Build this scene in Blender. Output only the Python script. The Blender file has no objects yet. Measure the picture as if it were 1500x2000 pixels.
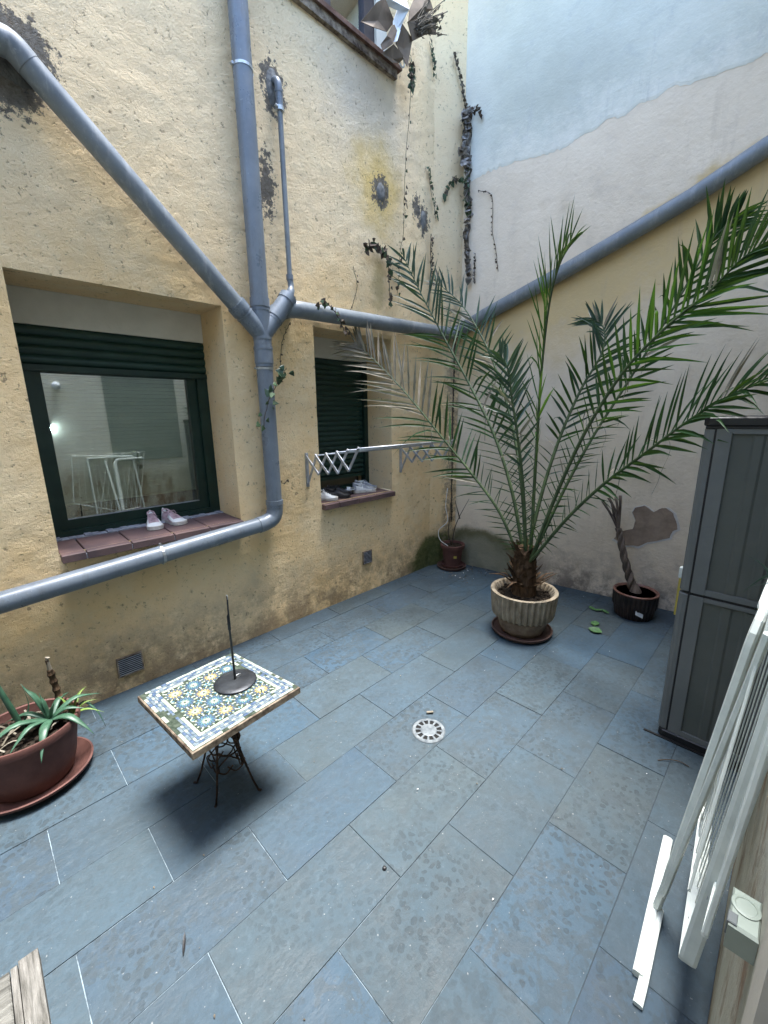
import bpy, math, random
from mathutils import Vector, Matrix, noise
random.seed(11)
S = 1.125            # survey unit -> metre; everything below is laid out in survey units and scaled at the end
PI = math.pi
scn = bpy.context.scene
COL = scn.collection
# ------------------------------------------------------------------ camera, sky, sun, exposure
cam = bpy.data.cameras.new('camera'); camo = bpy.data.objects.new('camera', cam); COL.objects.link(camo)
scn.camera = camo
cam.sensor_fit = 'VERTICAL'; cam.sensor_height = 36; cam.lens = 14.617; cam.clip_start = .005; cam.clip_end = 200
def cam_axes(yaw, pitch, roll):
    R = Matrix(((math.sin(yaw), -math.cos(yaw), 0), (0, 0, -1), (math.cos(yaw), math.sin(yaw), 0)))
    c, s = math.cos(pitch), math.sin(pitch); P = Matrix(((1, 0, 0), (0, c, -s), (0, s, c)))
    c, s = math.cos(roll), math.sin(roll); Q = Matrix(((c, -s, 0), (s, c, 0), (0, 0, 1)))
    return Q @ P @ R
A = cam_axes(.78207912, .22849551, -.01259206)
M = Matrix((A[0], -A[1], -A[2])).transposed().to_4x4()
M.translation = Vector((0, 0, 1.5 * S)); camo.matrix_world = M
w = bpy.data.worlds.new('World'); scn.world = w; w.use_nodes = True
nt = w.node_tree; bg = nt.nodes['Background']
SUN_EL, SUN_AZ = math.radians(82), math.radians(-12)
sky = nt.nodes.new('ShaderNodeTexSky'); sky.sky_type = 'NISHITA'; sky.sun_disc = False
sky.sun_elevation = SUN_EL; sky.sun_rotation = math.radians(90) - SUN_AZ
sky.air_density = 1.0; sky.dust_density = 1.0; sky.ozone_density = 1.0
nt.links.new(sky.outputs[0], bg.inputs[0]); bg.inputs[1].default_value = .12
sl = bpy.data.lights.new('sun', 'SUN'); so = bpy.data.objects.new('sun', sl); COL.objects.link(so)
sl.energy = 1.5; sl.angle = math.radians(20); sl.color = (1, .985, .96)
sd = Vector((math.cos(SUN_EL) * math.cos(SUN_AZ), math.cos(SUN_EL) * math.sin(SUN_AZ), math.sin(SUN_EL)))
so.rotation_euler = sd.to_track_quat('Z', 'Y').to_euler(); so.location = (1, 1, 12)
scn.view_settings.view_transform = 'Standard'; scn.view_settings.look = 'None'
scn.view_settings.exposure = 3.15; scn.view_settings.gamma = 1
scn.view_settings.use_curve_mapping = False
# ------------------------------------------------------------------ helpers
ORG = {}
ANG = []
class MB:
    def __init__(s): s.v = []; s.f = []; s.m = []
    def quad(s, a, b, c, d, m=0):
        n = len(s.v); s.v += [tuple(a), tuple(b), tuple(c), tuple(d)]; s.f.append((n, n+1, n+2, n+3)); s.m.append(m)
    def poly(s, pts, m=0):
        n = len(s.v); s.v += [tuple(p) for p in pts]; s.f.append(tuple(range(n, n+len(pts)))); s.m.append(m)
    def box(s, x0, x1, y0, y1, z0, z1, m=0, ch=0.0):
        if ch <= 0:
            n = len(s.v)
            s.v += [(x, y, z) for z in (z0, z1) for y in (y0, y1) for x in (x0, x1)]
            for f in ((0, 2, 3, 1), (4, 5, 7, 6), (0, 1, 5, 4), (2, 6, 7, 3), (0, 4, 6, 2), (1, 3, 7, 5)):
                s.f.append(tuple(n+i for i in f)); s.m.append(m)
        else:
            s.slab([(x0, y0), (x1, y0), (x1, y1), (x0, y1)], z0, z1, ch, m)
    def slab(s, pts, z0, z1, ch, m=0):      # convex outline with a chamfered top and bottom edge
        cx = sum(p[0] for p in pts)/len(pts); cy = sum(p[1] for p in pts)/len(pts)
        def inset(p):
            d = Vector((cx-p[0], cy-p[1])); L = d.length or 1; return (p[0]+d.x/L*ch*1.4, p[1]+d.y/L*ch*1.4)
        n = len(s.v); k = len(pts)
        rings = [[(*inset(p), z0) for p in pts], [(*p, z0+ch) for p in pts], [(*p, z1-ch) for p in pts], [(*inset(p), z1) for p in pts]]
        for r in rings: s.v += r
        for j in range(3):
            for i in range(k):
                a = n+j*k+i; b = n+j*k+(i+1) % k
                s.f.append((a, b, b+k, a+k)); s.m.append(m)
        s.f.append(tuple(n+3*k+i for i in range(k))); s.m.append(m)
        s.f.append(tuple(n+k-1-i for i in range(k))); s.m.append(m)
    def extr(s, pts, d, m=0):               # outline (list of 3D points) extruded by vector d
        n = len(s.v); k = len(pts); d = Vector(d)
        s.v += [tuple(p) for p in pts] + [tuple(Vector(p)+d) for p in pts]
        s.f.append(tuple(range(n+k-1, n-1, -1))); s.m.append(m)
        s.f.append(tuple(range(n+k, n+2*k))); s.m.append(m)
        for i in range(k):
            j = (i+1) % k; s.f.append((n+i, n+j, n+k+j, n+k+i)); s.m.append(m)
    def tube(s, pts, r, n=12, m=0, cap=True, flat=1.0, up=None):
        pts = [Vector(p) for p in pts]; rs = r if isinstance(r, (list, tuple)) else [r]*len(pts)
        base = len(s.v); prev = None
        for i, p in enumerate(pts):
            t = (pts[min(i+1, len(pts)-1)] - pts[max(i-1, 0)]).normalized()
            if prev is None:
                u = Vector(up) if up else (Vector((0, 0, 1)) if abs(t.z) < .9 else Vector((1, 0, 0)))
                u = (u - t*u.dot(t)).normalized()
            else:
                u = (prev - t*prev.dot(t)); u = u.normalized() if u.length > 1e-6 else prev
            prev = u; w_ = t.cross(u)
            for k in range(n):
                a = 2*PI*k/n; s.v.append(tuple(p + u*math.cos(a)*rs[i]*flat + w_*math.sin(a)*rs[i]))
        for i in range(len(pts)-1):
            for k in range(n):
                a = base+i*n+k; b = base+i*n+(k+1) % n; s.f.append((a, b, b+n, a+n)); s.m.append(m)
        if cap:
            s.f.append(tuple(base+n-1-k for k in range(n))); s.m.append(m)
            s.f.append(tuple(base+(len(pts)-1)*n+k for k in range(n))); s.m.append(m)
    def lathe(s, c, prof, n=32, m=0, flute=0, fdep=0, frange=None, sq=(1, 1)):
        base = len(s.v)
        for (r, z) in prof:
            for k in range(n):
                a = 2*PI*k/n; rr = r
                if flute and frange[0] <= z <= frange[1]: q_ = min(1, max(0, (.5-.5*math.cos(a*flute)-.28)/.4)); rr = r - fdep*q_*q_*(3-2*q_)
                s.v.append((c[0]+rr*math.cos(a)*sq[0], c[1]+rr*math.sin(a)*sq[1], c[2]+z))
        for j in range(len(prof)-1):
            for k in range(n):
                a = base+j*n+k; b = base+j*n+(k+1) % n; s.f.append((a, b, b+n, a+n)); s.m.append(m)
        if prof[-1][0] > 1e-4: s.f.append(tuple(base+(len(prof)-1)*n+k for k in range(n))); s.m.append(m)
        if prof[0][0] > 1e-4: s.f.append(tuple(base+n-1-k for k in range(n))); s.m.append(m)
    def build(s, name, mats, parent=None, loc=None, smooth=False, auto=None):
        me = bpy.data.meshes.new(name)
        org = Vector(ORG[parent.name]) if parent else Vector(loc or (0, 0, 0))
        me.from_pydata([tuple(Vector(v)-org) for v in s.v], [], s.f)
        mats = mats if isinstance(mats, (list, tuple)) else [mats]
        for mt in mats: me.materials.append(mt)
        for p, mi in zip(me.polygons, s.m): p.material_index = mi; p.use_smooth = smooth
        me.update()
        o = bpy.data.objects.new(name, me); COL.objects.link(o)
        if parent: o.parent = parent
        else: o.location = org
        ORG[o.name] = tuple(org)
        if smooth and auto: ANG.append((me, auto))
        return o
def tag(o, label, cat, group=None, kind=None):
    if label: o['label'] = label
    if cat: o['category'] = cat
    if group: o['group'] = group
    if kind: o['kind'] = kind
    return o
def thing(name, loc, label, cat, group=None):
    o = bpy.data.objects.new(name, None); COL.objects.link(o); o.location = loc; o.empty_display_size = .05
    ORG[o.name] = tuple(loc); return tag(o, label, cat, group)
def piece(src, parent, off):                # another piece sharing the mesh, moved by off from the first one
    c = src.copy(); COL.objects.link(c); c.parent = parent; c.location = Vector(src.location)+Vector(off)
    ORG[c.name] = ORG[parent.name]; return c
def spline(pts, n):
    P = [Vector(p) for p in pts]; P = [P[0]*2-P[1]] + P + [P[-1]*2-P[-2]]; out = []
    segs = len(P)-3
    for i in range(n+1):
        u = i/n*segs; k = min(int(u), segs-1); t = u-k; a, b, c, d = P[k:k+4]
        out.append(.5*((2*b)+(c-a)*t+(2*a-5*b+4*c-d)*t*t+(3*b-a-3*c+d)*t**3))
    return out
# ------------------------------------------------------------------ materials
class NT:
    def __init__(s, name):
        s.mat = bpy.data.materials.new(name); s.mat.use_nodes = True; s.t = s.mat.node_tree
        s.b = s.t.nodes['Principled BSDF']; s.out = s.t.nodes['Material Output']
        g = s.n('ShaderNodeNewGeometry'); vm = s.n('ShaderNodeVectorMath'); vm.operation = 'SCALE'
        s.l(g.outputs['Position'], vm.inputs[0]); vm.inputs['Scale'].default_value = 1/S; s.pos = vm.outputs[0]
    def n(s, ty): return s.t.nodes.new(ty)
    def l(s, a, b): s.t.links.new(a, b)
    def val(s, sock, v):
        if hasattr(v, 'is_output'): s.l(v, sock)
        else: sock.default_value = v
    def noise(s, scale, detail=4, rough=.6, vec=None, dist=0):
        n = s.n('ShaderNodeTexNoise'); n.inputs['Scale'].default_value = scale; n.inputs['Detail'].default_value = detail
        n.inputs['Roughness'].default_value = rough; n.inputs['Distortion'].default_value = dist
        s.l(vec or s.pos, n.inputs['Vector']); return n.outputs['Fac']
    def vor(s, scale, feat='F1', vec=None, rand=1):
        n = s.n('ShaderNodeTexVoronoi'); n.feature = feat; n.inputs['Scale'].default_value = scale; n.inputs['Randomness'].default_value = rand
        s.l(vec or s.pos, n.inputs['Vector']); return n.outputs['Distance']
    def ramp(s, fac, stops, interp='LINEAR'):
        n = s.n('ShaderNodeValToRGB'); e = n.color_ramp.elements; n.color_ramp.interpolation = interp
        while len(e) < len(stops): e.new(.5)
        for el, (p, c) in zip(e, stops):
            el.position = p; el.color = (*c, 1) if len(c) == 3 else c
        s.val(n.inputs['Fac'], fac); return n.outputs['Color']
    def mr(s, v, a, b, c=0, d=1, smooth=True):
        n = s.n('ShaderNodeMapRange'); n.interpolation_type = 'SMOOTHSTEP' if smooth else 'LINEAR'
        s.val(n.inputs[0], v); n.inputs[1].default_value = a; n.inputs[2].default_value = b
        n.inputs[3].default_value = c; n.inputs[4].default_value = d; return n.outputs[0]
    def math(s, op, a, b=0.0, c=0.0):
        n = s.n('ShaderNodeMath'); n.operation = op; s.val(n.inputs[0], a); s.val(n.inputs[1], b); s.val(n.inputs[2], c); return n.outputs[0]
    def mix(s, fac, a, b, mode='MIX'):
        n = s.n('ShaderNodeMix'); n.data_type = 'RGBA'; n.blend_type = mode; s.val(n.inputs[0], fac)
        for i, v in ((6, a), (7, b)):
            if hasattr(v, 'is_output'): s.l(v, n.inputs[i])
            else: n.inputs[i].default_value = (*v, 1)
        return n.outputs[2]
    def xyz(s):
        n = s.n('ShaderNodeSeparateXYZ'); s.l(s.pos, n.inputs[0]); return n.outputs
    def stretch(s, sx, sy, sz):
        n = s.n('ShaderNodeMapping'); n.inputs['Scale'].default_value = (sx, sy, sz); s.l(s.pos, n.inputs[0]); return n.outputs[0]
    def dist(s, p, sc=(1, 1, 1)):
        n = s.n('ShaderNodeVectorMath'); n.operation = 'SUBTRACT'; s.l(s.pos, n.inputs[0]); n.inputs[1].default_value = p
        m = s.n('ShaderNodeVectorMath'); m.operation = 'MULTIPLY'; s.l(n.outputs[0], m.inputs[0]); m.inputs[1].default_value = sc
        k = s.n('ShaderNodeVectorMath'); k.operation = 'LENGTH'; s.l(m.outputs[0], k.inputs[0]); return k.outputs['Value']
    def bump(s, h, strength=.5, dist=.01):
        n = s.n('ShaderNodeBump'); n.inputs['Strength'].default_value = strength; n.inputs['Distance'].default_value = dist
        s.val(n.inputs['Height'], h); s.l(n.outputs[0], s.b.inputs['Normal']); return n
    def fin(s, col, rough=.7, spec=.4, metal=0):
        if hasattr(col, 'is_output'): s.l(col, s.b.inputs['Base Color'])
        else: s.b.inputs['Base Color'].default_value = (*col, 1)
        s.val(s.b.inputs['Roughness'], rough); s.b.inputs['Specular IOR Level'].default_value = spec; s.b.inputs['Metallic'].default_value = metal
        return s.mat
def simple(name, c1, c2, scale=8, rough=.6, bump=0, bscale=40, spec=.4, metal=0, lo=.35, hi=.65, vec=None, bd=.004):
    m = NT(name); v = m.stretch(*vec) if vec else None
    c = m.ramp(m.noise(scale, 5, .6, v), [(lo, c1), (hi, c2)])
    if bump: m.bump(m.noise(bscale, 4, .65, v), bump, bd)
    return m.fin(c, rough, spec, metal)

# ochre rough render of the house wall
def wall_mat():
    m = NT('ochre_render'); x, y, z = m.xyz()
    big = m.noise(1.3, 4, .6); mid = m.noise(7, 5, .65); fine = m.noise(60, 4, .7)
    c = m.ramp(big, [(.3, (.78, .55, .27)), (.5, (.84, .62, .34)), (.7, (.86, .68, .42))])
    # paler upper storey; stronger ochre low down
    up = m.mr(m.math('ADD', z, m.math('MULTIPLY', big, 1.2)), 2.2, 3.6)
    c = m.mix(m.math('MULTIPLY', up, .5), c, (.86, .73, .52))
    c = m.mix(m.mr(mid, .42, .68, 0, .35), c, (.85, .72, .48))
    # grey run-off stain below the upper sill and strong yellow patch round the hole
    n = m.math('MULTIPLY', mid, .5)
    d = m.math('ADD', m.dist((2.45, 2.5, 3.6), (.9, 1, 1.1)), n); c = m.mix(m.mr(d, .3, .85, .55, 0), c, (.46, .44, .40))
    d = m.math('ADD', m.dist((2.5, 2.5, 3.15), (1.3, 1, 1)), n); c = m.mix(m.mr(d, .3, .72, .75, 0), c, (.66, .46, .13))
    for px_, pz_, rr_, sx_, sz_ in ((2.53, 3.125, .085, 1, .85), (1.56, 2.85, .065, 1.3, .42), (2.95, 3.14, .055, 1.1, .7), (3.03, 3.08, .06, 1, .6), (.45, 2.975, .115, 1, .9), (1.645, 3.37, .07, 1, .55), (.38, 2.86, .13, 1, 1)):
        dd = m.math('ADD', m.dist((px_, 2.5, pz_), (sx_, 1, sz_)), m.math('MULTIPLY', m.math('SUBTRACT', m.noise(26, 5, .75), .5), .30))
        c = m.mix(m.mr(dd, rr_*.92, rr_*1.12, .92, 0), c, m.ramp(m.noise(50, 4, .7), [(.3, (.05, .048, .045)), (.7, (.17, .165, .155))]))
    # specks and dirt in the hollows
    pit = m.noise(34, 3, .75); c = m.mix(m.mr(pit, .60, .70, 0, .65), c, (.20, .15, .10))
    d2 = m.noise(12, 6, .8); c = m.mix(m.mr(d2, .60, .72, 0, .55), c, (.22, .17, .11))
    # dirty splash zone and brown drips near the ground
    low = m.math('MULTIPLY', m.mr(m.math('ADD', z, m.math('MULTIPLY', mid, -.5)), -.25, .32, 1, 0), m.mr(m.noise(5, 6, .8), .35, .6))
    c = m.mix(m.math('MULTIPLY', low, .75), c, (.17, .12, .075))
    # moss in the corner
    dm = m.math('ADD', m.dist((3.3, 2.5, .05), (.9, 1, 1.25)), m.math('MULTIPLY', mid, .35))
    c = m.mix(m.mr(dm, .46, .60, .95, 0), c, m.ramp(m.noise(20, 5, .7), [(.35, (.035, .055, .015)), (.65, (.11, .13, .05))]))
    # rubbed strip where a creeper was torn off in the corner
    strip = m.math('MULTIPLY', m.mr(x, 3.27, 3.33), m.mr(m.noise(18, 6, .8), .42, .58))
    c = m.mix(m.math('MULTIPLY', m.math('MULTIPLY', strip, m.mr(z, 2.9, 2.2)), .7), c, (.22, .18, .14))
    # green mould streak left of the dryer window top
    d = m.math('ADD', m.dist((2.5, 2.5, 2.5), (4, 1, 1.6)), m.math('MULTIPLY', mid, .6)); c = m.mix(m.mr(d, .4, .75, .6, 0), c, (.28, .22, .08))
    # hair cracks and trowel marks
    cr = m.vor(2.2, 'DISTANCE_TO_EDGE', m.stretch(1, 1, .7)); crk = m.math('MULTIPLY', m.mr(cr, .0, .008, 1, 0), m.mr(m.noise(2.5), .55, .62))
    h = m.math('ADD', m.math('MULTIPLY', m.noise(80, 6, .78, None, 0), 1.0), m.math('MULTIPLY', m.noise(24, 5, .65, None, 0), .75))
    h = m.math('SUBTRACT', h, m.mr(pit, .58, .7, 0, .35))
    m.bump(h, .85, .016)
    return m.fin(c, .92, .12)
def party_mat():
    m = NT('worn_plaster'); x, y, z = m.xyz()
    big = m.noise(1.1, 5, .65); mid = m.noise(6, 6, .7)
    c = m.ramp(big, [(.3, (.64, .54, .41)), (.5, (.73, .62, .48)), (.72, (.80, .69, .54))])
    # ochre band under the sloping pipe
    zp = m.math('MULTIPLY_ADD', m.math('SUBTRACT', 2.343, y), .372, 2.265)
    d = m.math('ADD', m.math('SUBTRACT', zp, z), m.math('MULTIPLY', m.math('SUBTRACT', big, .5), .9))
    band = m.math('MULTIPLY', m.mr(d, -.06, .03), m.mr(d, .30, .75, 1, 0))
    c = m.mix(m.math('MULTIPLY', band, .85), c, (.60, .44, .21))
    c = m.mix(m.math('MULTIPLY', m.mr(z, 3.7, 3.2), m.mr(m.noise(2.6, 5, .7), .55, .7, 0, .45)), c, (.58, .47, .33))
    c = m.mix(m.math('MULTIPLY', m.mr(y, 2.36, 2.42), .9), c, (.62, .49, .28))
    c = m.mix(m.mr(mid, .5, .75, 0, .22), c, (.42, .36, .30))
    streak = m.noise(9, 5, .7, m.stretch(1, 1, .12)); c = m.mix(m.mr(streak, .56, .72, 0, .22), c, (.42, .34, .26))
    low = m.math('MULTIPLY', m.mr(m.math('SUBTRACT', z, m.math('MULTIPLY', mid, .5)), -.28, .22, 1, 0), m.mr(m.noise(5, 6, .8), .35, .58))
    c = m.mix(m.math('MULTIPLY', low, .8), c, (.13, .11, .10))
    dm = m.math('ADD', m.dist((3.5, 2.13, -.08), (1, .95, 1.12)), m.math('MULTIPLY', mid, .22))
    g = m.ramp(dm, [(.0, (.21, .21, .16)), (.48, (.20, .20, .14)), (.58, (.075, .08, .03)), (.66, (.10, .10, .05))])
    c = m.mix(m.mr(dm, .60, .70, .9, 0), c, g)
    strip = m.math('MULTIPLY', m.mr(y, 2.36, 2.43), m.mr(m.noise(18, 6, .8), .40, .55))
    c = m.mix(m.math('MULTIPLY', m.math('MULTIPLY', strip, m.mr(z, 2.9, 2.2)), .7), c, (.20, .17, .14))
    cr = m.vor(1.3, 'DISTANCE_TO_EDGE', m.stretch(1, 1, .6)); crk = m.math('MULTIPLY', m.mr(cr, 0, .006, 1, 0), m.mr(m.noise(1.7), .5, .6))
    h = m.math('ADD', m.math('MULTIPLY', m.noise(3, 5, .55, m.stretch(1, 1, 1.6), .3), 3), m.noise(45, 4, .6))
    m.bump(h, .45, .010)
    return m.fin(c, .85, .2)
def coat_mat():
    m = NT('blue_grey_render')
    c = m.ramp(m.noise(1.6, 6, .65), [(.3, (.47, .48, .41)), (.55, (.56, .57, .49)), (.8, (.64, .63, .54))])
    x, y, z = m.xyz(); c = m.mix(m.mr(m.noise(9, 5, .7), .52, .72, 0, .35), c, (.40, .42, .40)); e = m.math('ADD', m.math('SUBTRACT', z, 3.45), m.math('MULTIPLY', m.math('SUBTRACT', m.noise(5, 6, .75), .5), .9)); c = m.mix(m.mr(e, -.05, .30, .55, 0), c, (.80, .76, .66)); c = m.mix(m.mr(m.noise(2.3, 6, .75, m.stretch(1, 1.5, .6), .8), .58, .66, 0, .35), c, (.44, .45, .42)); c = m.mix(m.mr(y, 2.0, 2.4, 0, .35), c, (.80, .80, .74))
    h = m.math('ADD', m.math('MULTIPLY', m.noise(3.5, 5, .6, m.stretch(1, .8, 1.8), .4), 3), m.noise(60, 4, .6))
    m.bump(h, .32, .010); return m.fin(c, .85, .2)
def slab_mat():
    m = NT('slate'); oi = m.n('ShaderNodeObjectInfo'); r = oi.outputs['Random']
    v = m.n('ShaderNodeVectorMath'); v.operation = 'ADD'; m.l(m.pos, v.inputs[0]); cmb = m.n('ShaderNodeCombineXYZ')
    m.l(m.math('MULTIPLY', r, 37.0), cmb.inputs[0]); m.l(m.math('MULTIPLY', r, 91.0), cmb.inputs[1]); m.l(cmb.outputs[0], v.inputs[1]); vec = v.outputs[0]
    base = m.ramp(r, [(0, (.026, .053, .082)), (.22, (.036, .053, .062)), (.40, (.024, .048, .077)), (.6, (.030, .061, .091)), (.8, (.040, .058, .066)), (1, (.024, .046, .070))])
    fine = m.noise(30, 6, .75, vec); cloud = m.noise(5, 5, .65, vec)
    c = m.mix(m.mr(m.noise(.9, 4, .6), .35, .65, 0, .45), m.mix(m.mr(cloud, .35, .68, 0, .6), base, m.mix(.6, base, (.056, .096, .130))), (.044, .055, .053))
    # leopard-like water spots, on some slabs only
    amt = m.mr(m.math('FRACT', m.math('MULTIPLY', r, 7.31)), 0, .8, .35, 1)
    dn = m.n('ShaderNodeVectorMath'); dn.operation = 'ADD'; m.l(m.pos, dn.inputs[0])
    nz = m.n('ShaderNodeTexNoise'); nz.inputs['Scale'].default_value = 22; m.l(vec, nz.inputs['Vector'])
    sc = m.n('ShaderNodeVectorMath'); sc.operation = 'SCALE'; m.l(nz.outputs['Color'], sc.inputs[0]); sc.inputs['Scale'].default_value = .030; m.l(sc.outputs[0], dn.inputs[1])
    vv = m.math('ADD', m.vor(40, 'F1', dn.outputs[0], 1), m.math('MULTIPLY', m.math('SUBTRACT', m.noise(12, 3, .6), .5), .5)); spot = m.mr(vv, .28, .42, 1, 0); ring = m.math('MULTIPLY', m.mr(vv, .26, .36), m.mr(vv, .36, .46, 1, 0))
    where = m.mr(m.noise(2.6, 4, .65), .36, .60)
    k = m.math('MULTIPLY', m.math('MULTIPLY', m.math('ADD', m.math('MULTIPLY', spot, .62), m.math('MULTIPLY', ring, .45)), where), amt)
    c = m.mix(k, c, (.018, .027, .032))
    blot = m.mr(m.noise(13, 5, .65, None, 1.4), .50, .56, 0, .6); c = m.mix(m.math('MULTIPLY', blot, amt), c, (.034, .047, .054))
    c = m.mix(m.mr(fine, .5, .8, 0, .4), c, (.085, .12, .145)); c = m.mix(m.mr(fine, .5, .25, 0, .4), c, (.035, .042, .045))
    c = m.mix(m.mr(m.noise(90, 2, .5), .70, .78, 0, .35), c, (.40, .40, .38))
    h = m.math('ADD', m.math('MULTIPLY', m.noise(9, 5, .6, m.stretch(1, 2.5, 1)), 2), m.noise(70, 4, .7)); m.bump(h, .45, .005)
    return m.fin(c, m.mr(cloud, .3, .7, .55, .8), .35)
def bed_mat():
    m = NT('joint_mortar'); x, y, z = m.xyz()
    k = m.math('MULTIPLY', m.mr(x, 1.0, .45), m.mr(m.noise(9, 6, .75), .38, .56))
    c = m.mix(k, (.045, .058, .068), (.20, .25, .28)); m.bump(m.noise(80), .4, .003); return m.fin(c, .9, .2)
WALL = wall_mat(); PARTY = party_mat(); COAT = coat_mat(); SLATE = slab_mat(); BED = bed_mat()
CREAM = simple('cream_plaster', (.52, .50, .43), (.60, .58, .51), 6, .9, .3, 60, .15)
MORTAR = simple('grey_mortar', (.13, .13, .125), (.23, .23, .22), 25, .95, .8, 60, .1, bd=.01)
DMORT = simple('dark_mortar', (.07, .068, .065), (.15, .145, .13), 18, .95, 1, 50, .1, bd=.012)
def pvc(name, c1, c2, dirt, amt, rough):
    m = NT(name); c = m.ramp(m.noise(4, 5, .65), [(.35, c1), (.65, c2)])
    c = m.mix(m.mr(m.noise(10, 6, .75, m.stretch(2.2, 2.2, .45)), .50, .68, 0, amt), c, dirt)
    c = m.mix(m.mr(m.noise(55, 4, .8), .62, .72, 0, amt), c, (.36, .37, .37)); sm = m.mr(m.noise(7, 5, .7), .35, .7, rough, rough+.25)
    m.bump(m.noise(30, 4, .6), .06, .004); return m.fin(c, sm, .5)
PVC = simple('grey_pvc', (.135, .155, .185), (.175, .20, .23), 3, .30, .06, 20, .6)
PVCD = simple('dusty_pvc', (.14, .155, .17), (.24, .26, .27), 14, .36, .12, 50, .5)
PVC = pvc('grey_pvc_pipe', (.115, .14, .17), (.155, .185, .215), (.085, .09, .09), .5, .26)
PVCD = pvc('dusty_pvc_pipe', (.125, .145, .16), (.19, .215, .23), (.30, .31, .31), .55, .34)
GALV = simple('galvanised', (.30, .32, .33), (.50, .52, .52), 30, .35, .1, 60, .5, .7)
GREEN = simple('dark_green_paint', (.006, .022, .016), (.010, .030, .022), 12, .38, .08, 90, .4)
GREEN2 = simple('green_shutter', (.008, .030, .021), (.014, .042, .030), 10, .45, .08, 70, .4)
BLACK = simple('black_void', (.004, .004, .004), (.007, .007, .006), 5, .9)
TERRA = simple('sill_tile_clay', (.078, .053, .055), (.145, .090, .082), 7, .6, .25, 60, .3)
SILLM = simple('sill_mortar', (.17, .18, .21), (.34, .36, .40), 25, .9, .8, 50, .15, bd=.008)
BRICK = simple('upper_sill_clay', (.075, .04, .03), (.16, .10, .075), 14, .85, .5, 40, .2)
def glass(name, tint, refl):
    m = NT(name); t = m.t
    tr = m.n('ShaderNodeBsdfTransparent'); tr.inputs[0].default_value = (*tint, 1)
    gl = m.n('ShaderNodeBsdfGlossy'); gl.inputs['Roughness'].default_value = .015; gl.inputs[0].default_value = (.95, .97, 1, 1)
    fr = m.n('ShaderNodeFresnel'); fr.inputs[0].default_value = 1.5
    mx = m.n('ShaderNodeMixShader'); m.l(m.mr(fr.outputs[0], 0, 1, refl, 1, False), mx.inputs[0]); m.l(tr.outputs[0], mx.inputs[1]); m.l(gl.outputs[0], mx.inputs[2])
    m.l(mx.outputs[0], m.out.inputs['Surface']); return m.mat
GLASS = glass('window_glass', (.90, .96, .90), .30); GLASS_UP = glass('upper_window_glass', (.85, .9, .95), .35)
BLIND = simple('blind_slats', (.76, .78, .68), (.82, .83, .74), 5, .6)
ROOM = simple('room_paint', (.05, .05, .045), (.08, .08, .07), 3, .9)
WHITEP = simple('white_coated_metal', (.54, .58, .54), (.66, .70, .65), 14, .35, .05, 60, .5)
ALU = simple('brushed_aluminium', (.35, .37, .40), (.50, .52, .55), 25, .38, .05, 80, .5, .6)
CONC = simple('pot_concrete', (.20, .16, .11), (.35, .295, .215), 14, .9, .6, 60, .15, bd=.006)
CONCR = simple('pot_concrete_reddish', (.15, .105, .075), (.26, .20, .145), 16, .9, .5, 60, .15)
CLAY = simple('red_clay', (.092, .042, .035), (.135, .062, .050), 9, .7, .2, 70, .25)
CLAYD = simple('brown_clay', (.070, .042, .035), (.115, .066, .052), 8, .6, .15, 60, .3)
SOIL = simple('potting_soil', (.010, .008, .006), (.05, .038, .028), 45, .95, 1, 60, .1, bd=.02)
DKPOT = simple('dark_glazed_pot', (.012, .009, .008), (.035, .022, .018), 12, .45, .2, 50, .5)
COPPER = simple('glazed_rim', (.14, .065, .045), (.22, .11, .08), 20, .4, .1, 60, .5)
BARK = simple('grey_brown_bark', (.055, .042, .034), (.17, .135, .11), 22, .9, .9, 50, .15, vec=(1, 1, .35), bd=.01)
FIBRE = simple('palm_fibre', (.03, .02, .012), (.11, .07, .042), 40, .95, .9, 60, .1, vec=(1, 1, .2), bd=.01)
SOCK = simple('yellowed_plastic', (.20, .23, .19), (.25, .28, .235), 12, .5)
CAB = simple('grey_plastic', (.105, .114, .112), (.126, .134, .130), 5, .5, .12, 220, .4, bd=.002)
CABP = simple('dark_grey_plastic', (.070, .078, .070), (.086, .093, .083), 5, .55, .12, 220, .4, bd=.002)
CABK = simple('black_plastic', (.006, .006, .007), (.010, .010, .011), 5, .5)
IRON = simple('rusty_iron', (.018, .013, .010), (.075, .040, .025), 45, .75, .4, 90, .3, .3)
BLKMET = simple('blackened_metal', (.016, .018, .021), (.045, .050, .056), 12, .42, .3, 50, .5, .5)
WOOD = simple('weathered_wood', (.07, .068, .060), (.19, .185, .165), 9, .9, .8, 14, .15, vec=(1.2, 14, 14), bd=.01)
WOODE = simple('weathered_edge_board', (.08, .076, .066), (.21, .20, .18), 9, .9, .8, 14, .15, vec=(14, 1.2, 14), bd=.01)
TILEW = simple('white_mosaic', (.24, .28, .22), (.38, .42, .35), 40, .3, .1, 80, .5)
TILEB = simple('blue_mosaic', (.040, .065, .12), (.085, .12, .18), 40, .3, .1, 80, .5)
TILEG = simple('grey_mosaic', (.08, .11, .14), (.16, .19, .21), 40, .35, .1, 80, .5)
TILEY = simple('yellow_mosaic', (.36, .25, .09), (.46, .34, .16), 40, .3, .1, 80, .5)
TILER = simple('red_mosaic', (.20, .025, .035), (.28, .045, .05), 40, .3, .1, 80, .5)
TILET = simple('turquoise_mosaic', (.045, .12, .17), (.08, .18, .24), 40, .3, .1, 80, .5)
TILEK = simple('mosaic_bed', (.018, .028, .018), (.06, .075, .055), 60, .9, .6, 60, .2)
ALU = simple('brushed_aluminium', (.35, .37, .40), (.50, .52, .55), 25, .38, .05, 80, .5, .6)
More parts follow.
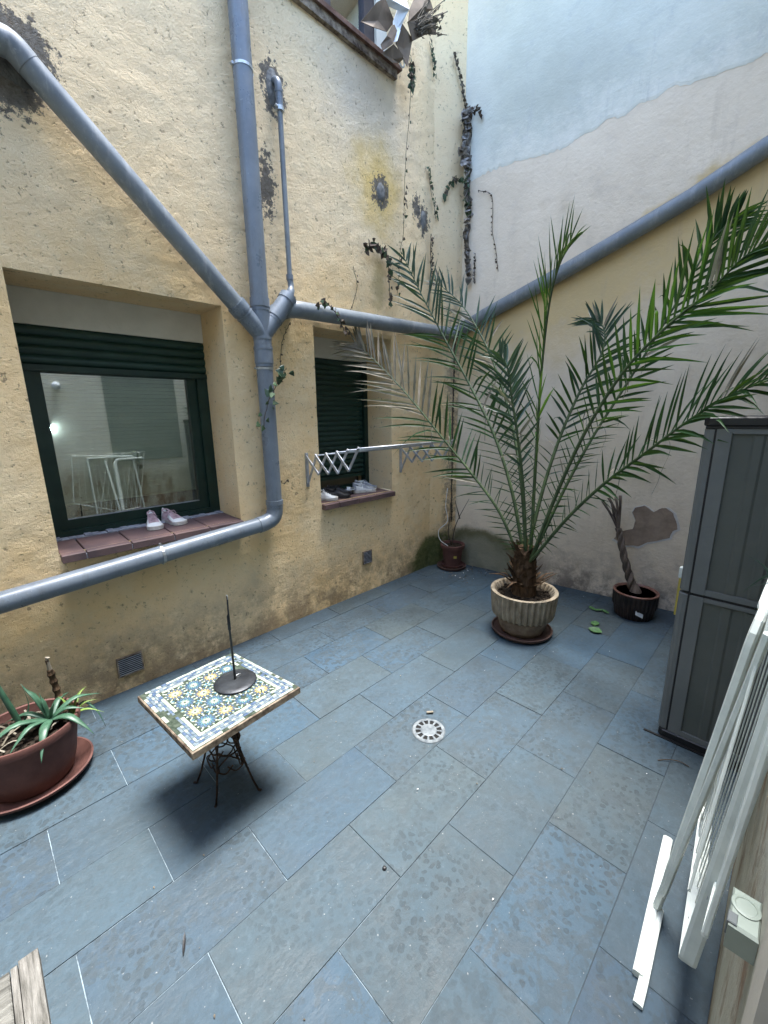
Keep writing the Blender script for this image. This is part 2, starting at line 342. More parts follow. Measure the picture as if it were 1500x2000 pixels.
TEDGE = simple('table_edge', (.06, .04, .028), (.28, .23, .17), 28, .85, .6, 60, .2)
KRAFT = simple('brown_kraft_board', (.10, .075, .055), (.19, .145, .105), 5, .8, .15, 60, .2)
KRAFTP = simple('pale_board', (.52, .56, .60), (.66, .69, .71), 5, .7, .1, 60, .3)
DRY = simple('dry_foliage', (.045, .038, .028), (.15, .125, .09), 30, .9)
IVYG = simple('ivy_green', (.018, .040, .016), (.045, .085, .035), 20, .5, 0, 40, .4)
IVYD = simple('ivy_dried', (.07, .065, .062), (.34, .32, .30), 30, .85)
STEM = simple('creeper_stem', (.04, .03, .022), (.09, .065, .045), 30, .9)
ALOE = simple('aloe_green', (.022, .065, .036), (.055, .125, .075), 14, .45, .1, 60, .5)
ALOEY = simple('aloe_yellow_green', (.10, .17, .03), (.17, .25, .06), 14, .45)
SHPINK = simple('pink_suede', (.36, .25, .27), (.50, .38, .40), 30, .8, .2, 90)
SHWH = simple('white_leather', (.60, .62, .62), (.72, .74, .73), 15, .45)
SHBK = simple('black_leather', (.010, .010, .011), (.022, .021, .022), 15, .5)
SHGR = simple('grey_suede', (.22, .24, .28), (.34, .36, .40), 20, .8)
SOLE = simple('rubber_sole', (.42, .40, .37), (.60, .58, .54), 18, .6)
PAPER = simple('label_paper', (.62, .64, .66), (.72, .74, .75), 20, .6)
YEL = simple('yellow_plastic', (.34, .26, .04), (.45, .36, .07), 12, .5)
DARKW = simple('dark_brown_paint', (.020, .014, .014), (.04, .03, .03), 12, .5)
LIVLEAF = simple('fallen_green_leaf', (.03, .10, .025), (.08, .17, .06), 25, .55)
def leafmat(name, c1, c2, rough=.35, trans=.25, spec=.5):
    m = NT(name); c = m.ramp(m.noise(9, 3, .6), [(.35, c1), (.65, c2)]); m.fin(c, rough, spec)
    tl = m.n('ShaderNodeBsdfTranslucent'); m.l(m.mix(.5, c, (.14, .26, .02)), tl.inputs[0])
    mx = m.n('ShaderNodeMixShader'); mx.inputs[0].default_value = trans; m.l(m.b.outputs[0], mx.inputs[1]); m.l(tl.outputs[0], mx.inputs[2])
    m.l(mx.outputs[0], m.out.inputs['Surface']); return m.mat
PG = leafmat('palm_green', (.008, .031, .009), (.018, .056, .015), .5, .2, .25)
PB = leafmat('palm_bright_green', (.018, .072, .010), (.032, .105, .015), .5, .35, .22)
PD = leafmat('palm_dusty_green', (.016, .042, .028), (.042, .078, .058), .38, .15, .4)
PY = leafmat('palm_dried_tip', (.15, .13, .095), (.27, .24, .19), .7, .15, .2)
RACH = simple('palm_rachis', (.028, .050, .018), (.070, .105, .042), 14, .5)
# ------------------------------------------------------------------ ground
AY = 2.506                                   # face of the house wall
def CY(x): return -.055
B0 = Vector((3.418, 2.506, 0)); B1 = Vector((3.651, .515, 0)); BT = (B1-B0).normalized(); BN = Vector((BT.y, -BT.x, 0)); BN = BN if BN.x < 0 else -BN
def bx(y): return B0.x + (y-B0.y)*(B1.x-B0.x)/(B1.y-B0.y)
fl = MB(); fl.box(-2.6, 3.9, -1.4, 2.9, -.15, -.0030); floor = fl.build('floor', BED); floor['kind'] = 'structure'
rows = [2.506, 2.335, 2.065, 1.795, 1.525, 1.262, .992, .727, .460, .194, -.055]
shared = {}
for r in range(len(rows)-1):
    y1, y0 = rows[r]-.0011, rows[r+1]+.0011; off = .256 if r % 2 == 0 else -.012
    k = -6
    while True:
        xa = off+k*.533; xb = xa+.533; k += 1
        if xa > 3.72: break
        if xb < -2.5: continue
        xa_, xb_ = xa+.0014, xb-.0014
        lim = min(bx(y0), bx(y1))
        if xa > max(bx(y0), bx(y1)): continue
        dz = random.uniform(-.0012, .0012)
        if xb_ < lim-.002:
            key = r
            if key not in shared:
                m = MB(); m.slab([(xa_, y0), (xb_, y0), (xb_, y1), (xa_, y1)], -.02, 0, .0007)
                o = m.build('slab', SLATE, floor); shared[key] = (o, xa_)
            else:
                o0, x0_ = shared[key]; o = piece(o0, floor, (xa_-x0_-o0.location.x, 0, 0))
            o.location.z = dz
        else:
            m = MB(); m.slab([(xa_, y0), (min(xb_, bx(y0)), y0), (min(xb_, bx(y1)), y1), (xa_, y1)], -.02, 0, .0012)
            o = m.build('slab', SLATE, floor); o.location.z = dz
# ------------------------------------------------------------------ house wall with window openings
def dispA(x, z):
    v = Vector((x*3, 7.1, z*3)); v2 = Vector((x*14, 2.1, z*14))
    return -.004*noise.noise(v) - .0025*noise.noise(v2)
W1 = (.255, 1.205, .855, 2.13); W2 = (1.852, 2.628, .85, 2.103); W3 = (1.35, 2.71, 3.955, 5.4)
TOP = 5.5
def cuts(vals, step):
    out = []
    for a, b in zip(vals[:-1], vals[1:]):
        n = max(1, int(round((b-a)/step))); out += [a+(b-a)*i/n for i in range(n)]
    return out+[vals[-1]]
hw = MB()
XE = 3.16
xs = cuts([-2.6, -.3], .5)[:-1] + cuts([-.3, W1[0], W1[1], 1.35, W2[0], W2[1], 2.71, XE], .035)
zs = cuts([-.02, W1[2], W1[3], 3.955, 4.6], .035)[:-1] + cuts([4.6, 5.4, TOP], .4)
zs = sorted(set([round(z, 5) for z in zs]))
def inhole(x, z):
    for h in (W1, (W2[0], W2[1], W1[2], W1[3]), W3):
        if h[0] < x < h[1] and h[2] < z < h[3]: return True
    return False
vid = {}
def gv(i, j):
    if (i, j) not in vid:
        x, z = xs[i], zs[j]; vid[(i, j)] = len(hw.v); hw.v.append((x, AY+dispA(x, z), z))
    return vid[(i, j)]
for i in range(len(xs)-1):
    for j in range(len(zs)-1):
        if inhole((xs[i]+xs[i+1])/2, (zs[j]+zs[j+1])/2): continue
        hw.f.append((gv(i, j), gv(i+1, j), gv(i+1, j+1), gv(i, j+1))); hw.m.append(0)
def reveal(h, yb, m_=0):
    x0, x1, z0, z1 = h
    for xx in (x0, x1):
        zz = [z for z in zs if z0-1e-4 <= z <= z1+1e-4]
        for a, b in zip(zz[:-1], zz[1:]): hw.quad((xx, AY+dispA(xx, a), a), (xx, AY+dispA(xx, b), b), (xx, yb, b), (xx, yb, a), m_)
    hw.quad((x0, AY+.03, z0-.03), (x1, AY+.03, z0-.03), (x1, yb, z0-.03), (x0, yb, z0-.03), m_)
    for z in (z1,):
        xx = [x for x in xs if x0-1e-4 <= x <= x1+1e-4]
        for a, b in zip(xx[:-1], xx[1:]): hw.quad((a, AY+dispA(a, z), z), (b, AY+dispA(b, z), z), (b, yb, z), (a, yb, z), m_)
reveal(W1, 2.95); reveal((W2[0], W2[1], W1[2], W1[3]), 2.95); reveal(W3, 2.75)
# splayed corner strip beside the party wall, then a thin lintel fill over the small window
hw.quad((XE, AY, -.02), (3.302, 2.449, -.02), (3.302, 2.449, TOP), (XE, AY, TOP)); hw.quad((3.302, 2.449, -.02), (3.47, 2.372, -.02), (3.47, 2.372, TOP), (3.302, 2.449, TOP))
hw.box(-2.6, 3.6, AY, 2.95, TOP, TOP+.05)
house = hw.build('house_wall', [WALL]); tag(house, 'rough ochre rendered house wall on the left with two green-framed windows', 'wall')
# room boxes behind the openings
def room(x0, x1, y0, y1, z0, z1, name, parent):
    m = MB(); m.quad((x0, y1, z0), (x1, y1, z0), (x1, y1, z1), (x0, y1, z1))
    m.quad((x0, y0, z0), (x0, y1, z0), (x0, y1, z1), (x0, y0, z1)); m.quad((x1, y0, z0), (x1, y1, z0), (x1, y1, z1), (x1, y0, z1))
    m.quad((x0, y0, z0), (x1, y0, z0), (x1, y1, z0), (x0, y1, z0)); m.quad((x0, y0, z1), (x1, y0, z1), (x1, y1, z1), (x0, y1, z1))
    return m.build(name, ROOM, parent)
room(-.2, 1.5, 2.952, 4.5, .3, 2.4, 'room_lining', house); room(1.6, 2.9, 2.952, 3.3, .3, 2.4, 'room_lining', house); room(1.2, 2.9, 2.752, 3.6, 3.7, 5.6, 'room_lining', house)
def rail(m, x0, x1, z0, z1, y, t, wl, wr, wb, wt, mi=0):
    m.box(x0, x0+wl, y, y+t, z0, z1, mi); m.box(x1-wr, x1, y, y+t, z0, z1, mi)
    m.box(x0+wl, x1-wr, y+.001, y+t-.001, z0, z0+wb, mi); m.box(x0+wl, x1-wr, y+.001, y+t-.001, z1-wt, z1, mi)
def slat(x0, x1, y, z0, h, b, name, mat, parent):
    m = MB(); n = 6; prof = [(y-b*math.sin(PI*i/n), z0+h*i/n) for i in range(n+1)]
    for (ya, za), (yb_, zb) in zip(prof[:-1], prof[1:]): m.quad((x0, ya, za), (x1, ya, za), (x1, yb_, zb), (x0, yb_, zb))
    m.quad((x0, y+.004, z0), (x1, y+.004, z0), (x1, y, z0), (x0, y, z0)); m.quad((x0, y, z0+h), (x1, y, z0+h), (x1, y+.004, z0+h), (x0, y+.004, z0+h))
    return m.build(name, mat, parent, smooth=False)
# window 1
f = MB(); y1 = 2.825
rail(f, .256, 1.204, .868, 1.76, y1-.02, .05, .055, .065, .03, .02)           # shutter guide and outer frame
rail(f, .311, 1.139, .898, 1.74, y1+.004, .045, .045, .055, .055, .004)
f.box(.256, 1.204, y1-.028, y1+.03, 1.742, 1.772)
win1 = f.build('window', GREEN, house); win1['label'] = 'large dark green framed window with a pale blind behind the glass'
g = MB(); g.box(.352, 1.088, 2.846, 2.852, .948, 1.742); g.build('pane', GLASS, win1)
b = MB(); b.box(.353, 1.087, 2.838, 2.845, .9502, .957); b.build('glazing_bead', ALU, win1)
lp = MB(); lp.box(.256, 1.204, 2.80, 2.90, 1.962, 2.129); lp.build('lintel_panel', CREAM, house)
s0 = slat(.257, 1.203, 2.812, 1.774, .046, .014, 'shutter_slat', GREEN2, win1)
for i in range(1, 4): piece(s0, win1, (0, 0, i*.047))
bl = MB(); bl.slab([(.30, 2.886), (1.16, 2.886), (1.16, 2.898), (.30, 2.898)], 0, .002, .0006)
bl.v = [(x, y, z + (y-2.892)*1.55 + 1.05) for x, y, z in bl.v]
s0 = bl.build('blind_slat', BLIND, win1)
for i in range(1, 33): piece(s0, win1, (0, 0, i*.0215))
bb = MB(); bb.box(.30, 1.16, 2.884, 2.900, 1.024, 1.038); bb.build('blind_rail', BLIND, win1)
cb = MB(); cb.tube(spline([(.40, 2.90, .93), (.42, 2.90, .99), (.46, 2.89, 1.03), (.44, 2.9, 1.06)], 10), .004, 6); cb.tube(spline([(.36, 2.90, .94), (.44, 2.89, .985), (.50, 2.9, .955), (.55, 2.9, .94)], 12), .004, 6)
tag(cb.build('cable', BLACK, None, (.45, 2.9, .93)), 'black cable loop lying inside behind the large window', 'cable')
# sills: mortar bed with clay tiles
def sill(xs_, x0, x1, yf, yb, zt, zb, parent, slope=.012):
    m = MB(); m.box(x0+.004, x1-.004, yf+.006, yb, zb+.004, zt-.014); bed = m.build('sill', SILLM, parent)
    e = [x0]+xs_+[x1]
    for a, b_ in zip(e[:-1], e[1:]):
        t = MB(); j = random.uniform(-.002, .002)
        t.slab([(a+.003, yf+j), (b_-.003, yf+j), (b_-.003, yb-.05), (a+.003, yb-.05)], zb+random.uniform(0, .002), zt, .003)
        t.v = [(x, y, z+(y-yf)*slope/.34*(1 if z > zt-.02 else 0)) for x, y, z in t.v]
        t.build('sill_tile', TERRA, bed)
    mm = MB(); prevz = None
    for k in range(26):                        # crumbly mortar fillet against the frame
        xa = x0+.01+(x1-x0-.02)*k/26; wd = (x1-x0-.02)/26
        mm.slab([(xa, yb-.052-random.uniform(0, .012)), (xa+wd, yb-.052-random.uniform(0, .012)), (xa+wd, yb), (xa, yb)], zt-.01, zt+slope+random.uniform(.001, .010), .003)
    fo = mm.build('mortar_fillet', SILLM, bed); return bed
sill([.359, .563, .78, .984], .2555, 1.2045, 2.462, 2.80, .853, .812, house)
sill([1.996, 2.2, 2.424], 1.8525, 2.6275, 2.462, 2.82, .848, .806, house)
# window 2: closed green roller shutter
f = MB(); f.box(1.853, 1.90, 2.80, 2.86, .862, 1.95); f.box(2.585, 2.6275, 2.80, 2.86, .862, 1.95)
f.box(1.90, 2.585, 2.84, 2.86, .862, .90)
win2 = f.build('window', GREEN, house); win2['label'] = 'narrow window behind the wall dryer with its green roller shutter down'
s0 = slat(1.90, 2.585, 2.835, .992, .041, .010, 'shutter_slat', GREEN2, win2)
for i in range(1, 23): piece(s0, win2, (0, 0, i*.042))
m = MB(); m.box(1.90, 2.585, 2.822, 2.84, .965, .990); m.build('shutter_bottom_bar', GREEN2, win2)
m = MB(); m.box(1.8535, 2.6265, 2.805, 2.90, 1.951, 2.129); m.build('lintel_panel', CREAM, house)
m = MB(); nn = 24
for i in range(nn):                            # render filling that brings the small window head down
    xa = 1.8525+(2.6275-1.8525)*i/nn; xb = 1.8525+(2.6275-1.8525)*(i+1)/nn
    m.quad((xa, AY+dispA(xa, 2.13), 2.131), (xb, AY+dispA(xb, 2.13), 2.131), (xb, AY+.002, 2.103), (xa, AY+.002, 2.103))
m.quad((1.8525, AY+.002, 2.103), (2.6275, AY+.002, 2.103), (2.6275, 2.804, 2.103), (1.8525, 2.804, 2.103))
m.build('lintel_render', WALL, house)
# upper window: clay sill, dark frame, sky-lit panes
m = MB(); m.box(1.25, 2.716, 2.455, 2.60, 3.925, 3.953, 0, .003); us = m.build('sill', BRICK, house)
m = MB(); m.box(1.25, 2.685, 2.475, 2.505, 3.872, 3.925, 0, .003); m.build('sill_underside', TEDGE, us)
f = MB()
for xa, xb in ((1.355, 1.42), (2.13, 2.20), (2.50, 2.60)): f.box(xa, xb, 2.62, 2.68, 3.957, 5.399)
f.box(1.42, 2.13, 2.621, 2.679, 3.957, 4.0); f.box(2.20, 2.50, 2.621, 2.679, 3.957, 4.0)
win3 = f.build('window', DARKW, house); win3['label'] = 'upper window at the top edge with dark frame and bluish panes'
for xa, xb in ((1.42, 2.13), (2.20, 2.50)):
    m = MB(); m.box(xa, xb, 2.648, 2.654, 4.0, 5.399); m.build('pane', GLASS_UP, win3)
m = MB(); m.box(2.602, 2.71, 2.60, 2.75, 3.956, 5.399); m.build('jamb_render', CREAM, house)
m = MB(); m.quad((1.4, 2.9, 3.95), (2.52, 2.9, 3.95), (2.52, 2.9, 5.4), (1.4, 2.9, 5.4)); m.build('sky_tinted_curtain', KRAFTP, win3)  # sheet coloured pale blue to imitate sky reflected in the panes
# floor level air vents
def vent(x0, x1, z0, z1, n, mat):
    m = MB(); m.box(x0, x1, AY-.006, AY+.01, z0, z1); rail(m, x0-.006, x1+.006, z0-.006, z1+.006, AY-.013, .012, .007, .007, .007, .007, 1)
    v = m.build('air_vent', [BLACK, TEDGE], house)
    s = None
    for i in range(n):
        z = z0+.004+(z1-z0-.012)*i/(n-1)
        if s is None:
            q = MB(); q.box(x0+.001, x1-.001, AY-.013, AY-.010, z, z+.0024); s = q.build('grille_bar', mat, v); zz = z
        else: piece(s, v, (0, 0, z-zz))
vent(.412, .528, .098, .200, 9, ALU); vent(2.262, 2.352, .262, .366, 9, SILLM)
# mortar patches: irregular low domes on the wall
def blob(cx, cz, rx, rz, mat, seed, rough=.25, h=.006, y=AY, rings=3, n=90, tilt=0, name='mortar_patch', parent=house):
    m = MB(); vs = []
    m.v.append((cx, y-h-.004, cz))
    for k in range(1, rings+1):
        t = k/rings
        for i in range(n):
            a = 2*PI*i/n; q = 1+rough*(noise.noise(Vector((math.cos(a)*2.3, math.sin(a)*2.3, seed)))*1.2+.7*noise.noise(Vector((math.cos(a)*8, math.sin(a)*8, seed+5))))
            q = 1+(q-1)*t; dx, dz = rx*t*q*math.cos(a), rz*t*q*math.sin(a)
            if tilt: dx, dz = dx*math.cos(tilt)-dz*math.sin(tilt), dx*math.sin(tilt)+dz*math.cos(tilt)
            m.v.append((cx+dx, y-.006*(t < 1)-h*(1-t**3)-.0005+(.008 if k == rings else 0), cz+dz))
    for i in range(n): m.f.append((0, 1+(i+1) % n, 1+i)); m.m.append(0)
    for k in range(rings-1):
        for i in range(n):
            a = 1+k*n+i; b_ = 1+k*n+(i+1) % n; m.f.append((a, b_, b_+n, a+n)); m.m.append(0)
    return m.build(name, mat, parent, smooth=True)
blob(.41, 2.93, .12, .10, DMORT, 1, .16, .014, tilt=-.5)
blob(1.645, 3.37, .050, .115, MORTAR, 3, .10, .007)
blob(2.53, 3.12, .050, .072, MORTAR, 6, .14, .008)
blob(3.03, 3.08, .040, .075, MORTAR, 8, .16, .005)
# ------------------------------------------------------------------ party wall
m = MB(); NS = 70; ss = [-.25+4.6*i/NS for i in range(NS+1)]; zz = cuts([-.02, 4.8], .06)+cuts([4.8, TOP], .5)[1:]
def bp_(s, z, off=0):
    d = .007*noise.noise(Vector((s*1.2, 4, z*1.2)))+.003*noise.noise(Vector((s*5, 9, z*5)))
    p = B0+BT*s+BN*(d+off); return (p.x, p.y, z)
for i in range(NS):
    for j in range(len(zz)-1):
        m.quad(bp_(ss[i], zz[j]), bp_(ss[i+1], zz[j]), bp_(ss[i+1], zz[j+1]), bp_(ss[i], zz[j+1]))
m.box(3.3, 4.6, -1.9, 2.7, TOP, TOP+.05)
party = m.build('party_wall', PARTY, smooth=False); tag(party, 'worn pinkish plaster wall at the back right, blue-grey render above', 'wall')
def edge(s): return 3.40+.055*s+.05*math.sin(s*5)*.5+.035*noise.noise(Vector((s*3, 1, 1)))+.022*noise.noise(Vector((s*11, 2, 1)))+.014*noise.noise(Vector((s*40, 2, 1)))+(.0 if s > .25 else (.25-s)*.0)
m = MB(); n = 360; st = [.10+4.0*(i/n) for i in range(n+1)]
for a, b_ in zip(st[:-1], st[1:]):
    za, zb = edge(a), edge(b_); prev = None
    lv = [0, .02, .1, .3, .7, 1.2, 1.8, TOP-3.4]
    for q, r_ in zip(lv[:-1], lv[1:]):
        o1, o2 = (.0015 if q == 0 else .004), .004
        m.quad(bp_(a, za+q, o1), bp_(b_, zb+q, o1), bp_(b_, zb+r_, o2), bp_(a, za+r_, o2))
    m.quad(bp_(a, za, .0), bp_(b_, zb, .0), bp_(b_, zb, .0015), bp_(a, za, .0015))
m.quad(bp_(.10, 3.4, -.001), bp_(.10, 3.4, .009), bp_(.10, TOP, .009), bp_(.10, TOP, -.001))
m.build('render_coat', COAT, party)
def bpatch(pts, off, mat, name, jit=0, sub=4):
    P = []
    for i in range(len(pts)):
        a, b_ = pts[i], pts[(i+1) % len(pts)]
        for k in range(sub):
            t = k/sub; s_, z_ = a[0]+(b_[0]-a[0])*t, a[1]+(b_[1]-a[1])*t
            s_ += jit*noise.noise(Vector((s_*18, z_*18, 3))); z_ += jit*noise.noise(Vector((s_*18, z_*18, 8))); P.append((s_, z_))
    c = (sum(p[0] for p in P)/len(P), sum(p[1] for p in P)/len(P)); m = MB()
    m.v.append(bp_(c[0], c[1], off)); m.v += [bp_(p[0], p[1], off) for p in P]; m.v += [bp_(p[0], p[1], -.004) for p in P]; k = len(P)
    for i in range(k):
        m.f.append((0, 1+i, 1+(i+1) % k)); m.m.append(0); m.f.append((1+i, 1+k+i, 1+k+(i+1) % k, 1+(i+1) % k)); m.m.append(0)
    return m.build(name, mat, party)
PATCH = [(1.68, .775), (1.74, .80), (1.80, .765), (1.88, .80), (1.935, .76), (1.955, .69), (1.965, .655), (1.94, .63), (1.93, .575), (1.85, .54), (1.79, .515), (1.74, .475), (1.63, .47), (1.56, .505), (1.60, .565), (1.68, .60), (1.70, .68), (1.665, .74)]
EXPO = simple('exposed_plaster', (.22, .165, .125), (.32, .245, .185), 14, .95, .5, 70, .1)
EXPO2 = simple('chipped_paint_rim', (.50, .47, .44), (.60, .57, .54), 20, .8, .2)
bpatch([(1.805+(s-1.80)*1.07, .64+(z-.645)*1.07) for s, z in PATCH], .0035, EXPO2, 'chipped_rim', .012)
bpatch(PATCH, .0060, EXPO, 'bare_plaster_patch', .012)
# ------------------------------------------------------------------ walls behind and beside the camera (seen in the window reflection)
PALE = simple('pale_courtyard_plaster', (.44, .40, .33), (.56, .52, .44), 2.5, .9, .4, 30, .15)
def c_mat():
    m = NT('stained_cream_plaster'); v = m.stretch(.5, 1, .22)
    c = m.ramp(m.noise(2.2, 4, .6), [(.3, (.30, .28, .21)), (.7, (.44, .42, .33))])
    c = m.mix(m.mr(m.noise(11, 6, .75, v), .47, .60, 0, .85), c, (.17, .10, .055))
    c = m.mix(m.mr(m.noise(9, 5, .7), .55, .72, 0, .4), c, (.18, .16, .12)); x, y, z = m.xyz(); c = m.mix(m.mr(z, .75, 1.1, 0, .85), c, (.62, .62, .54)); m.bump(m.noise(30, 5, .65), .6, .008); return m.fin(c, .9, .15)
SIDE = c_mat(); CH = 4.6
m = MB(); m.box(.53, 3.75, -.35, -.055, -.02, CH); m.box(-2.6, -.5, -.35, -.055, -.02, CH); m.box(-.5, .53, -.35, -.055, 2.2, CH)
m.box(-2.8, -2.6, -.35, 2.9, -.02, CH)
side = m.build('courtyard_side_wall', SIDE); tag(side, 'stained cream plaster wall along the right edge behind the drying rack', 'wall')
m = MB(); m.box(1.26, 2.04, -.0535, -.048, 1.0, 2.3); m.build('reflection_panel', simple('grey_green_panel', (.16, .19, .17), (.21, .24, .21), 6, .5), side)  # panel added to darken the right half of the large window's reflection
m = MB(); m.box(.455, .529, -.36, -.0535, -.01, 2.199, 0, 0); m.build('door_jamb', PALE, side)
room(-.5, .53, -1.4, -.352, -.02, 2.25, 'doorway_lining', side)
# small lit lamp mirrored in the big window
E = NT('lit_bulb'); E.b.inputs['Emission Color'].default_value = (.75, .95, 1, 1); E.b.inputs['Emission Strength'].default_value = 60; LIT = E.fin((.8, .9, .9))
t = thing('wall_lamp', (.72, -.05, 1.42), 'small lit lamp mirrored as a bright spark in the large window', 'lamp')
m = MB(); m.tube([(.72, -.054, 1.44), (.72, -.03, 1.44), (.72, -.02, 1.43)], .012, 10); m.build('bracket', ALU, t)
m = MB(); m.lathe((.72, -.02, 1.405), [(.002, -.011), (.007, -.008), (.009, 0), (.007, .009), (.004, .014)], 14); m.build('bulb', LIT, t, smooth=True)
t = thing('globe_lamp', (.83, -.05, 1.82), 'unlit pale globe lamp seen faintly mirrored in the large window', 'lamp')
m = MB(); m.tube([(.83, -.054, 1.82), (.83, -.02, 1.82)], .014, 10); m.build('bracket', ALU, t)
m = MB(); m.lathe((.83, -.014, 1.85), [(.002, -.04)]+[(.04*math.sin(PI*k/10), -.04*math.cos(PI*k/10)) for k in range(1, 10)]+[(.002, .04)], 20); m.build('globe', KRAFTP, t, smooth=True)
# ------------------------------------------------------------------ pipes
def ring(m, p, d, r, w_, n=18, mi=0):
    d = Vector(d).normalized(); m.tube([Vector(p)-d*w_/2, Vector(p)+d*w_/2], r, n, mi)
def clamp(p, d, r, parent, mat=None, ear=None):
    m = MB(); ring(m, p, d, r+.003, .014)
    e = Vector(ear or (-1, 0, 0)); q = Vector(p)+e*(r+.008); m.tube([q-Vector((0, .006, 0)), q+Vector((0, .012, 0))], .007, 8)
    q2 = Vector(p)-e*(r+.006); m.tube([q2-Vector((0, .003, 0)), q2+Vector((0, .012, 0))], .005, 6)
    m.tube([Vector(p)+Vector((0, r, 0)), Vector((p[0], AY+.004, p[2]))], .005, 6)
    return m.build('clamp', mat or GALV, parent, smooth=False)
PY_ = 2.43; DX = 1.412
t = thing('drain_pipe', (DX, AY, .8), 'big grey drain pipe branching in a Y between the windows, running off low left', 'pipe')
m = MB(); m.tube([(DX, PY_, 2.16), (DX, PY_, TOP-.3)], .052, 28); m.build('pipe_section', PVC, t, smooth=True, auto=40)
m = MB(); m.tube([(DX, PY_, .93), (DX, PY_, 1.79)], .0495, 28); m.build('pipe_section', PVC, t, smooth=True, auto=40)
el = spline([(DX, PY_, .95), (DX-.002, PY_, .89), (DX-.022, PY_, .842), (DX-.075, PY_, .820), (DX-.13, PY_, .812)], 16)
m = MB(); m.tube(el, .053, 28); ring(m, (DX, PY_, .945), (0, 0, 1), .056, .03, 28); ring(m, (DX, PY_, .915), (0, 0, 1), .0545, .006, 28); m.build('elbow', PVC, t, smooth=True, auto=40)
lo = (DX-.12, PY_, .813); L2 = (-2.55, PY_, .813-(lo[0]+2.55)*.0835)
m = MB(); m.tube([lo, L2], .049, 28); m.build('pipe_section', PVC, t, smooth=True, auto=40)
# Y fitting
m = MB(); Y0 = Vector((DX, PY_, 1.985))
m.tube([(DX, PY_, 1.80), (DX, PY_, 2.17)], .0535, 28); ring(m, (DX, PY_, 2.165), (0, 0, 1), .0575, .05, 28); ring(m, (DX, PY_, 2.125), (0, 0, 1), .056, .008, 28)
ring(m, (DX, PY_, 1.965), (0, 0, 1), .056, .012, 28); ring(m, (DX, PY_, 1.87), (0, 0, 1), .0565, .10, 28); ring(m, (DX, PY_, 1.905), (0, 0, 1), .058, .010, 28)
dl = Vector((-.70, 0, .665)).normalized(); dr = Vector((.64, 0, .77)).normalized()
m.tube([Y0, Y0+dl*.20], .0525, 28); ring(m, Y0+dl*.19, dl, .0575, .055, 28); ring(m, Y0+dl*.145, dl, .0555, .007, 28)
m.tube([Y0, Y0+dr*.20], .0535, 28); ring(m, Y0+dr*.165, dr, .0575, .06, 28); ring(m, Y0+dr*.12, dr, .0555, .007, 28)
m.build('y_fitting', PVC, t, smooth=True, auto=40)
m = MB(); m.tube([Y0+dr*.20, Y0+dr*.315], .052, 28); ring(m, Y0+dr*.30, dr, .0565, .04, 28); ring(m, Y0+dr*.32, dr, .050, .012, 28); m.build('end_cap', PVC, t, smooth=True, auto=40)
a = Y0+dl*.20; bnd = Vector((.455, PY_, 2.885))
m = MB(); m.tube([a, bnd], .0495, 28); m.build('pipe_section', PVCD, t, smooth=True, auto=40)
m = MB(); m.tube(spline([bnd, (.415, PY_, 2.922), (.36, PY_+.002, 2.945), (.28, PY_, 2.950), (-2.5, PY_, 2.95)], 40)[:14]+[Vector((-2.5, PY_, 2.95))], .051, 28); m.build('elbow', PVCD, t, smooth=True, auto=40)
clamp((DX, PY_, 3.32), (0, 0, 1), .052, t); clamp((DX, PY_, 1.79), (0, 0, 1), .0495, t)
cx = .69; clamp((cx, PY_, .813-(lo[0]-cx)*.0835), (1, 0, .0835), .049, t, ear=(0, 0, 1))
# thin branch
m = MB(); T0 = Y0+dr*.325
m.tube(spline([T0+Vector((.0, 0, -.01)), T0+Vector((.012, 0, .02)), (1.650, 2.445, 2.30), (1.648, 2.45, 2.345)], 10), [.024]*6+[.019]*5, 14); ring(m, (1.648, 2.45, 2.355), (0, 0, 1), .022, .03, 14)
m.build('reducer', PVC, t, smooth=True, auto=40)
m = MB(); m.tube([(1.648, 2.45, 2.34), (1.646, 2.45, 3.25)], .0155, 14); m.build('thin_pipe', PVCD, t, smooth=True, auto=40)
m = MB(); m.tube(spline([(1.646, 2.45, 3.24), (1.646, 2.45, 3.34), (1.646, 2.455, 3.375), (1.646, 2.475, 3.395), (1.646, 2.51, 3.40)], 12), .0215, 14); ring(m, (1.646, 2.45, 3.33), (0, 0, 1), .0235, .012, 14)
m.build('thin_elbow', PVC, t, smooth=True, auto=40)
m = MB(); ring(m, (1.646, 2.45, 3.245), (0, 0, 1), .0245, .022, 14); m.tube([(1.622, 2.44, 3.245), (1.61, 2.44, 3.25)], .008, 8); m.build('clamp', GALV, t)
# pipe round the corner
t = thing('corner_pipe', (1.62, AY, 2.17), 'dusty grey pipe over the small window, turning the corner and sloping up the right wall', 'pipe')
m = MB(); m.tube(spline([(1.62, 2.51, 2.165), (1.625, 2.46, 2.166), (1.66, 2.432, 2.168), (1.72, 2.43, 2.171)], 8)+[Vector((3.20, 2.43, 2.215))], .052, 24); m.build('pipe_section', PVCD, t, smooth=True, auto=50)
pb = [(3.20, 2.43, 2.215), (3.30, 2.425, 2.219), (3.365, 2.38, 2.235), (3.390, 2.30, 2.268), (3.41, 2.10, 2.345)]
m = MB(); m.tube(spline(pb, 14), .054, 24); m.build('elbow', PVCD, t, smooth=True, auto=50)
m = MB(); m.tube([(3.41, 2.10, 2.345), (3.468, 1.56, 2.525), (3.516, 1.15, 2.675), (3.565, .73, 2.835), (3.604, .40, 2.995), (3.75, -.9, 3.52)], .054, 24); m.build('pipe_section', PVCD, t, smooth=True, auto=50)
